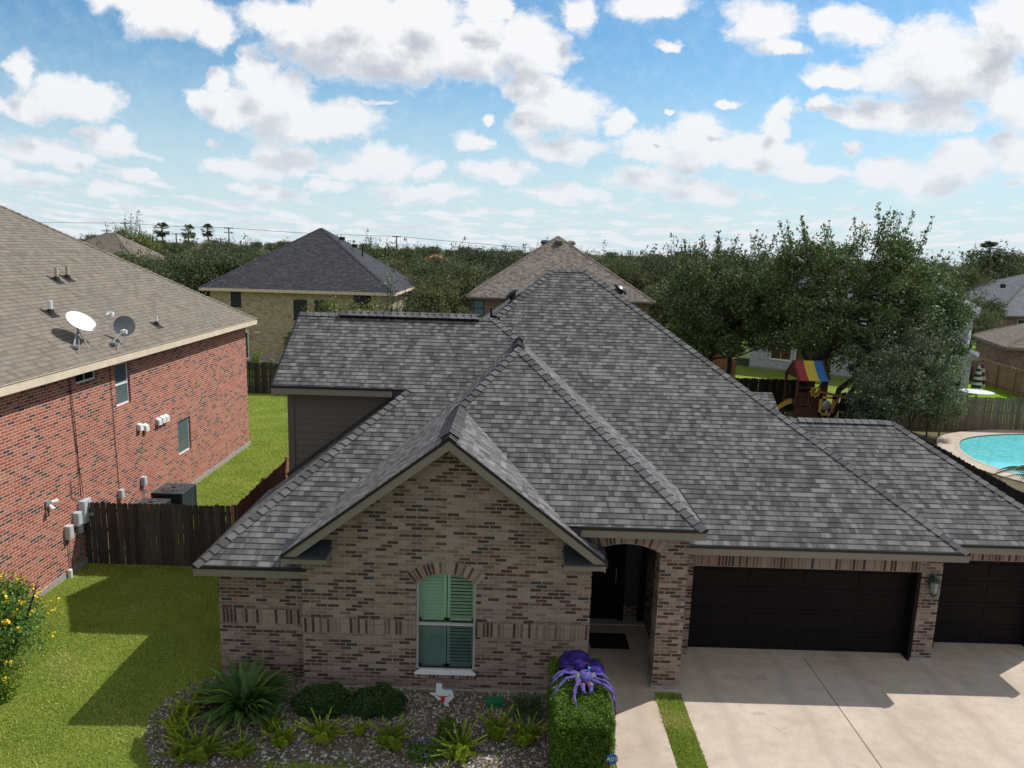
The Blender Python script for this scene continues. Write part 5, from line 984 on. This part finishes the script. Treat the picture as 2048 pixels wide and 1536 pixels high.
# the big dark trees at right
def bigtree(name,label,loc,base,prof,nleaf,ncl,shoots,mat,trunks,R2=4.5,zlow=3.0,ls=.16):
    """crown follows a height profile given as (x, top z) along its width"""
    x,y=loc; T=thing(name,label,'tree',(base[0],base[1],0)); xs=[p[0] for p in prof]; zs=[p[1] for p in prof]; m=MB(); cl=[]; xm=(xs[0]+xs[-1])/2; hw=(xs[-1]-xs[0])/2
    for i in range(ncl):
        u=RNG.random(); px=xs[0]+(xs[-1]-xs[0])*u; zt=np.interp(px,xs,zs)-.35; e=math.sqrt(max(.05,1-((px-xm)/hw)**2)); dy=RNG.uniform(-1,1)*R2*e; sh=1-.5*(abs(dy)/R2)**2; zl=zlow+1.3*(1-e)
        zl+=1.0*math.exp(-((px-15.4)/1.9)**2); pz=zl+(zt*(.75+.25*sh)-zl)*RNG.random()**.7; cl.append(np.array([px,y+dy,pz]))
    for k,(tx,ty,tz) in enumerate(trunks):
        P=limb(m,(base[0]+.25*k-.3,base[1]+.2*(k%2),-.1),(tx,ty,tz),(.24-.03*k),.1,7,.1)
        for c in cl[k::len(trunks)][:26]: limb(m,P[-1-random.randint(0,3)],c,.075,.015,4)
    m.build('trunk','bark',T); C=[]
    for c in cl:
        n=int(nleaf/ncl*(.4+1.2*RNG.random())); v=RNG.normal(size=(n,3)); v/=np.linalg.norm(v,axis=1,keepdims=True); rr=.7*(.5+.8*RNG.random()); C.append(c+v*RNG.random((n,1))**.5*rr*np.array([1.1,1.1,.95]))
    sm=MB()
    for i in range(shoots):
        px=xs[0]+(xs[-1]-xs[0])*RNG.random(); zt=np.interp(px,xs,zs); b=np.array([px,y+RNG.uniform(-1,1)*R2*.6,zt-.9]); L=1.0+1.3*RNG.random(); d=np.array([(px-xm)/hw*.55+.12+RNG.normal()*.1,RNG.normal()*.15,1]); d/=np.linalg.norm(d); n=int(L*40); t=RNG.random(n); t=np.round(t*7+RNG.normal(size=n)*.18)/7; C.append(b+d*(t*L)[:,None]+RNG.normal(size=(n,3))*(.15*(1.15-np.clip(t,0,1))+.03)[:,None]); sm.tube([tuple(b-d*.6),tuple(b+d*L*1.04)],[.03,.008],4)
    sm.build('shoots','bark',T); C=np.concatenate(C); quads('crown',mat,leafcards(C,ls,.5,.1,np.array([xm,y,5.5]),.5),T); return T
bigtree('evergreen_tree','huge dark spreading tree with upright twiggy top behind the play set',(18.6,40.6),(17.4,40.2),[(13.6,8.0),(14.4,9.2),(15.4,10.0),(16.4,9.8),(17.2,9.6),(18.2,10.3),(19.3,10.7),(20.2,10.1),(21.4,9.5),(22.6,9.0),(23.6,8.0),(24.4,6.6)],82000,240,50,'oak_leaf',[(17.3,40.2,6),(15.3,40.6,5.6),(20.6,40.3,6.4),(22,41,5.5)],4.2,2.7)
bigtree('evergreen_tree','dark bushy tree left of the play set overlapping the main roof edge',(11.8,43.6),(12.2,44),[(9.2,6.8),(9.8,8.3),(10.8,9.2),(11.6,9.3),(12.6,9.0),(13.6,9.0),(14.6,8.8),(15.6,7.6)],50000,150,28,'oak_leaf',[(12,43.6,5.2),(10.8,43.4,4.6),(13.6,43.8,5)],3.4,2.4)
tree('silvery_shrub','large silvery green shrub between the grey roof and the pool fence',(19.3,35.2),2.7,5.5,.5,120,34000,.1,.12,'silver_leaf',trunk_r=.09,clr=.55,shoots=46,trunks=3,asp=.4,shoot_len=1.1)
tree('silvery_shrub','smaller olive shrub leaning left of the silvery shrub behind the wing roof',(16.6,33.2),1.3,3.6,.5,40,8000,.1,.11,'silver_leaf',trunk_r=.05,clr=.4,shoots=18,trunks=2,asp=.4,shoot_len=.8)
tree('silvery_shrub','wispy drooping shrub at the left end of the brown pool fence',(21.6,36.6),1.5,2.9,.3,46,9000,.1,.11,'olive_leaf',trunk_r=.05,clr=.4,shoots=14,trunks=2,asp=.35,shoot_len=.7)
tree('small_tree','small dark tree against the dark roofed house, right of the pale brick corner',(44,72),2.4,5.6,.6,46,6000,.2,.22,'oak_leaf',clr=.7,trunk_r=.12)
# palms
def palm(label,x,y,h,r,grp=None,trunk_r=.28,n=46,mat='palm_leaf',cat='palm tree'):
    T=thing('palm_tree',label,cat,(x,y,0),grp); m=MB(); m.tube([(x,y,0),(x+.1,y,h*.5),(x,y,h-r*.3)],[trunk_r*1.2,trunk_r,trunk_r*.9],8); m.build('trunk','bark',T); Q=[]
    for i in range(n):
        a=RNG.random()*6.283; el=RNG.uniform(-1.0,1.4); d=np.array([math.cos(a)*math.cos(el),math.sin(a)*math.cos(el),math.sin(el)]); c=np.array([x,y,h-r*.35]); stem=c+d*r*.55
        for k in range(22):
            t=(k/21-.5)*2.2; s=np.cross(d,[0,0,1]); s/=np.linalg.norm(s)+1e-6; u=np.cross(s,d); q=(d*math.cos(t)+s*math.sin(t)); L=r*.55*(.8+.2*RNG.random()); w=np.cross(q,u)*r*.028; tip=stem+q*L-np.array([0,0,r*.12]); mid=stem+q*L*.5; Q.append([stem,mid+w,tip,mid-w])
        s=np.cross(d,[0,0,1]); s/=np.linalg.norm(s)+1e-6; w=s*r*.02; Q.append([c-w,c+w,stem+w,stem-w])
    quads('fronds',mat,Q,T); return T
palm('fan palm on the horizon, leftmost of three',-142,300,14.0,3.6,'fan palms on the horizon'); palm('fan palm on the horizon, middle of three',-131.5,300,13.6,3.4,'fan palms on the horizon'); palm('fan palm on the horizon, rightmost of three',-124.5,302,14.2,3.1,'fan palms on the horizon'); palm('single fan palm above the trees at the far right',69.5,110,11.2,2.0,None,.25)
def featherpalm():
    x,y=19.6,26.2; T=thing('small_palm','small feathery palm at the pool edge on the right frame edge','palm',(x,y,0)); m=MB(); m.tube([(x,y,0),(x,y,1.1)],[.14,.1],10); m.build('trunk','bark',T); Q=[]
    for i in range(16):
        a=i*2.399; el=RNG.uniform(.2,1.2); p=np.array([x,y,1.1]); d=np.array([math.cos(a)*math.cos(el),math.sin(a)*math.cos(el),math.sin(el)]); s=np.cross(d,[0,0,1]); s/=np.linalg.norm(s)
        for k in range(26):
            t=k/25; c=p+d*1.7*t+np.array([0,0,-1.1*t*t])
            for sg in(-1,1): tip=c+s*sg*.42*(1-t*.6)+d*.16+np.array([0,0,-.22]); w=d*.016; Q.append([c-w,c+w,tip+w*.2,tip-w*.2])
    quads('fronds','olive_leaf',Q,T)
featherpalm()
# ---------------- front bed ----------------
BED=[(-5.8,13.8),(-6.3,13.5),(-6.62,13.05),(-6.66,12.5),(-6.5,12.0),(-6.25,11.55),(-5.9,11.2),(-5.3,10.95),(-4.6,11.2),(-4.1,11.44),(-3.5,11.52),(-2.9,11.5),(-2.3,11.36),(-1.7,11.1),(-1.0,10.8),(0,10.6),(1.9,10.5),(1.98,13.5),(-4.0,13.5),(-4.0,13.8)]
def inpoly(x,y,P):
    c=False; j=len(P)-1
    for i in range(len(P)):
        if (P[i][1]>y)!=(P[j][1]>y) and x<(P[j][0]-P[i][0])*(y-P[i][1])/(P[j][1]-P[i][1])+P[i][0]: c=not c
        j=i
    return c
def bed():
    m=MB(); s=.25; x=-6.8
    while x<2.0:
        y=10.4
        while y<13.8:
            q=[Vector((a,b,0)) for a,b in((x,y),(x+s,y),(x+s,y+s),(x,y+s))]
            if all(inpoly(p.x,p.y,BED) for p in q) : m.face([(p.x,p.y,gz(p.x,p.y)+.012) for p in q])
            y+=s
        x+=s
    struct(m.build('gravel_bed','bare_soil'))
    V=[];F=[];R=[]; n=0; k=0; oc=np.array([(1,0,0),(-1,0,0),(0,1,0),(0,-1,0),(0,0,1),(0,0,-1)],float); of=[(0,2,4),(2,1,4),(1,3,4),(3,0,4),(2,0,5),(1,2,5),(3,1,5),(0,3,5)]
    while k<15000:
        x,y=random.uniform(-6.7,2.0),random.uniform(10.5,13.8)
        if not inpoly(x,y,BED): k+=.3; continue
        r=random.uniform(.012,.034); a=random.random()*6.28; ca,sa=math.cos(a),math.sin(a); P=oc*np.array([r*random.uniform(.9,1.5),r*random.uniform(.7,1.1),r*random.uniform(.5,.8)])*(1+RNG.normal(size=(6,1))*.12); P=P+RNG.normal(size=(6,3))*r*.18; P=np.c_[P[:,0]*ca-P[:,1]*sa,P[:,0]*sa+P[:,1]*ca,P[:,2]]+[x,y,gz(x,y)+.016+r*.3*random.random()]
        V.append(P); F+=[tuple(i+n for i in f) for f in of]; R+=[random.random()]*8; n+=6; k+=1
    me=bpy.data.meshes.new('gravel'); me.from_pydata(np.concatenate(V).tolist(),[],F); at=me.attributes.new('rnd','FLOAT','FACE'); at.data.foreach_set('value',R); me.materials.append(M['pebble']); o=bpy.data.objects.new('gravel',me); COL.objects.link(o); tag(o,'mixed tan and grey pebbles covering the front bed','gravel',None,'stuff')
bed()
def grass(name,label,test,x0,x1,y0,y1,n,h,w=.012,zf=gz):
    P=[]; xs=RNG.uniform(x0,x1,n); ys=RNG.uniform(y0,y1,n); keep=np.array([test(a,b) for a,b in zip(xs,ys)]); xs,ys=xs[keep],ys[keep]; n=len(xs)
    dens=(np.sin(xs*2.1+np.sin(ys*1.7)*2)*np.cos(ys*2.7+xs)+np.sin(xs*5.3+ys*2.2+np.sin(ys*4)*1.5)*.6+1.4)/2.8; dens=np.clip(dens,0,1); zs=np.array([zf(a,b) for a,b in zip(xs,ys)]); hh=h*(.5+.8*RNG.random(n))*(.7+.5*dens); a=RNG.random(n)*6.28; l=RNG.normal(size=(n,2))*.5
    b=np.c_[xs,ys,zs]; s=np.c_[np.cos(a),np.sin(a),np.zeros(n)]*w; t=np.c_[l[:,0]*hh,l[:,1]*hh,hh]; q=np.stack([b-s,b+s,b+t+s*.3,b+t-s*.3],1); patch=np.clip(np.sin(xs*1.1+np.cos(ys*.9)*2.3)*np.sin(ys*1.3+1.2*np.sin(xs*.8))-.35,0,1); r=np.clip(RNG.random(n)*.6+.25*dens+.45*patch+RNG.normal(size=n)*.08,0,1)
    tag(quads(name,'grass_blade',q,None,r),label,'grass',None,'stuff')
onlawn=lambda x,y: not inpoly(x,y,BED) and not(x>-5.85 and y>13.75) and not(x>-4.05 and y>13.5) and x<2 and x>-11.5
grass('grass','short green lawn grass in front of the fence and around the gravel bed',onlawn,-11.5,1.9,9.3,18.9,260000,.032,.009)
grass('grass','strip of green grass between the walkway and the driveway',lambda x,y:True,3.1,3.6,9.5,13.58,20000,.055,.009,lambda x,y:0)
grass('grass','mown green grass of the side yard beyond the picket fence',lambda x,y:x>-11.45 or y>31.7,-16,-7.45,19.1,42.5,110000,.04,.014,lambda x,y:.012)
# clipped hedge
def hedge():
    T=thing('hedge','clipped square green hedge beside the walkway under the purple spider','hedge',(1.38,12,0)); x0,x1,y0,y1,z1=.86,1.90,10.9,13.0,1.2; m=MB(); m.box(x0+.08,x1-.08,y0+.08,y1-.08,-.05,z1-.09); m.build('filler_core','shrub_leaf',T); C=[]  # solid dark box added inside the leaves to block gaps, no real twigs
    n=46000; f=RNG.random(n); u=RNG.random(n); v=RNG.random(n); d=RNG.random(n)**1.5*.12
    for a,b,g in zip(f,u,v): 
        k=RNG.random()**1.6*.13+.0
        lx,ly=x0+(x1-x0)*a,y0+(y1-y0)*b; s=int(g*6.999)
        if s<=2: p=(lx,ly,z1-k)
        elif s<=4: p=(lx,y0+k,z1*b)
        elif s==5: p=(x1-k,ly,z1*a)
        else: p=(x0+k,ly,z1*a)
        C.append(p)
    C=np.array(C); bump_=.05*np.sin(C[:,0]*9+C[:,2]*5)*np.cos(C[:,1]*7+C[:,2]*6)+.03*np.sin(C[:,0]*23+1)*np.sin(C[:,1]*19+C[:,2]*17); c=np.array([(x0+x1)/2,(y0+y1)/2,z1*.5]); C+= (C-c)/np.linalg.norm(C-c,axis=1,keepdims=True)*bump_[:,None]
    e=np.maximum(0,(np.abs(C-c)/np.array([(x1-x0)/2,(y1-y0)/2,z1*.5])-.86)/.14); k=np.sort(e,1)[:,1]; C-= (C-c)*.07*k[:,None]
    r=RNG.random(len(C))*.86; w=(np.hypot(C[:,0]-1.85,C[:,1]-12.3)<.35)|(np.hypot(C[:,0]-1.9,C[:,2]-.4)<.2); r[w&(RNG.random(len(C))<.5)]=1.0
    quads('foliage','hedge_leaf',leafcards(C,.036,.55,.1,c,.9),T,r)
hedge()
def mound(name,label,x,y,rx,ry,h,n,ls,mat,up=.3,cat='shrub',flowers=None,asp=.5):
    z=gz(x,y); T=thing(name,label,cat,(x,y,z)); m=MB(); m.ellipsoid((x,y,z+h*.35),rx*.62,ry*.62,h*.4,0,12,8); m.build('filler_core','shrub_leaf',T); v=RNG.normal(size=(n,3)); v/=np.linalg.norm(v,axis=1,keepdims=True); v[:,2]=np.abs(v[:,2])*1.05-.15; r=(.75+.25*RNG.random((n,1)))*(1+.16*np.sin(v[:,[0]]*7+x)*np.cos(v[:,[1]]*6)*1.0); C=np.array([x,y,z+h*.12])+v*r*np.array([rx,ry,h*.85]); quads('foliage',mat,leafcards(C,ls,asp,up,np.array([x,y,z]),.6),T)  # solid ellipsoid added as a dark core behind the leaves, not modelled twigs
    if flowers:
        fm,fn,fs=flowers; i=RNG.choice(n,fn); F=[]
        for c in C[i]*1.0+ (C[i]-np.array([x,y,z]))*.05: 
            v=RNG.normal(size=(7,3))*fs*.5; F.append(leafcards(c+v,fs,.9))
        quads('flowers',fm,np.concatenate(F),T)
    return T
mound('low_shrub','dark green clipped shrub under the wall, left of its twin',-3.45,12.95,.62,.42,.5,16000,.035,'shrub_leaf'); mound('low_shrub','dark green clipped shrub under the wall, left of the window',-2.42,12.98,.58,.42,.46,15000,.035,'shrub_leaf')
mound('lantana','small lilac flowering plant at the front of the gravel bed',-1.35,11.75,.36,.28,.26,3500,.045,'bell_leaf',.3,'plant',('flower_purple',26,.04)); mound('lantana','spindly green plant with a few pale flowers beside the lilac one',-.98,12.2,.24,.22,.42,1800,.05,'hedge_leaf',.6,'plant',('flower_white',8,.035))
def bells():
    T=tree('flowering_shrub','bright green shrub covered in yellow trumpet flowers by the red wall','shrub' and (-10.75,13.7),1.35,2.15,-.2,140,40000,.07,.08,'bell_leaf',trunk_r=.05,clr=.42,trunks=3,shoots=8,shoot_len=.4,cat='shrub',asp=.45); F=[]
    for i in range(120):
        v=RNG.normal(size=3); v/=np.linalg.norm(v); v[2]=abs(v[2])*1.1-.25; c=np.array([-10.75,13.7,1.0])+v*np.array([1.5,1.5,1.25])*RNG.uniform(.85,1.08); F.append(leafcards(c+RNG.normal(size=(6,3))*.03,.055,.8))
    quads('flowers','flower_yellow',np.concatenate(F),T)
bells(); mound('low_shrub','small yellow-green plant at the foot of the yellow flowering shrub',-9.95,12.95,.45,.4,.5,5000,.06,'hedge_leaf',.3,'shrub',('flower_yellow',10,.05))
def fern(n,h,spread):
    T=thing('foxtail_fern','x','fern'); Q=[]; R=[]
    for i in range(n):
        a=i*2.399+RNG.normal()*.3; lean=spread*(.25+.85*math.sqrt((i+.5)/n)); L=h*RNG.uniform(.7,1.1); hd=np.array([math.cos(a),math.sin(a)]); br=.4*RNG.random(); N=34
        for k in range(N):
            t=k/(N-1); r=L*t; p=np.array([hd[0]*r*math.sin(lean)*(.6+.5*t),hd[1]*r*math.sin(lean)*(.6+.5*t),r*math.cos(lean)*(1-.12*t)]); w=.058*(math.sin(min(1,t*1.15+.18)*math.pi)**.7)*(.5 if t>.93 else 1)+.004
            d=np.array([hd[0]*math.sin(lean),hd[1]*math.sin(lean),math.cos(lean)])
            for j in range(9):
                v=RNG.normal(size=3); v-=d*v.dot(d)*.5; v/=np.linalg.norm(v); tip=p+v*w+d*.03; s=np.cross(v,d)*.010; Q.append([p-s,p+s,tip+s*.5,tip-s*.5]); R.append(min(1,.12+br+.5*t*RNG.random()+.3*t*(t>.8)))
    quads('fronds','fern_leaf',Q,T,R); return T
fa=[fern(15,.42,.9),fern(22,.48,1.05),fern(11,.40,.55)]; fu=[0,0,0]
ferns=[(-6.05,12.3,0,.9,'foxtail fern spilling over the far left bed edge'),(-5.6,11.55,0,.95,'foxtail fern at the front left curve of the bed'),(-4.3,12.35,0,.9,'foxtail fern in the shade right of the strap-leaved plant'),(-5.95,12.65,0,1.05,'tall yellow-green foxtail fern at the left end of the bed'),(-5.75,13.0,0,1.1,'foxtail fern tucked beside the big strap-leaved plant on its left'),(-5.9,12.0,2,1.2,'upright foxtail fern near the curved left bed edge'),(-5.35,11.62,1,1.25,'bright foxtail fern spreading at the lower left of the bed'),(-4.62,11.66,0,1.0,'small foxtail fern below the strap-leaved plant'),(-3.97,11.95,0,.95,'foxtail fern left of the dark clipped shrubs front'),(-3.28,12.1,1,1.05,'spreading foxtail fern in front of the left clipped shrub'),(-2.62,12.2,2,.8,'small slim foxtail fern between two larger ones'),(-1.98,11.95,1,1.05,'foxtail fern left of the lilac flowers'),(-.72,11.7,1,1.1,'bright yellow foxtail fern right of the lilac flowers'),(-.10,12.1,2,1.45,'upright narrow foxtail fern right of the green box'),(.42,12.0,0,1.2,'foxtail fern leaning beside the square hedge'),(-1.0,11.0,0,.8,'low foxtail fern cut by the bottom edge of the photo')]
for x,y,k,s,lab in ferns:
    o=fa[k] if not fu[k] else dup(fa[k]); fu[k]=1; o.location=(x,y,gz(x,y)); o.rotation_euler=(0,0,random.random()*6); s*=1.12; o.scale=(s,s,s*random.uniform(.95,1.1)); tag(o,lab,'fern','foxtail ferns in the gravel bed')
def strap(name,label,x,y,n,L,w,mat,spread=1.0,cat='plant',droop=.5):
    z=gz(x,y); T=thing(name,label,cat,(x,y,z)); Q=[]; R=[]
    for i in range(n):
        a=i*2.399+RNG.normal()*.4; lean=spread*(.15+.9*RNG.random()); l=L*RNG.uniform(.6,1.1); h=np.array([math.cos(a),math.sin(a),0]); o=np.array([x,y,z])+h*RNG.random()*.18; N=9; r=RNG.random(); pts=[]
        for k in range(N+1):
            t=k/N; th=lean+droop*t*t*1.2; pts.append(o+(h*math.sin(th)+np.array([0,0,math.cos(th)]))*l*t)
        s=np.cross(h,[0,0,1]); tw=RNG.normal()*.9; s=s*math.cos(tw)+np.array([0,0,1])*math.sin(tw)*.6
        for k in range(N):
            t0,t1=k/N,(k+1)/N; f=lambda t: w*(math.sin(min(1,.12+t*.95)*math.pi)**.6 if t<.97 else .1)
            Q.append([pts[k]-s*f(t0),pts[k]+s*f(t0),pts[k+1]+s*f(t1),pts[k+1]-s*f(t1)]); R.append(r)
    quads('leaves',mat,Q,T,R); return T
strap('strap_leaf_plant','large dark clump of broad upright strap leaves at the left wall corner',-4.95,12.75,240,1.0,.062,'strap_leaf',.95,droop=.35)
strap('liriope','dark fine-leaved grassy tuft beside the hedge under the wall',.50,12.95,220,.5,.006,'shrub_leaf',1.1,droop=1.0)
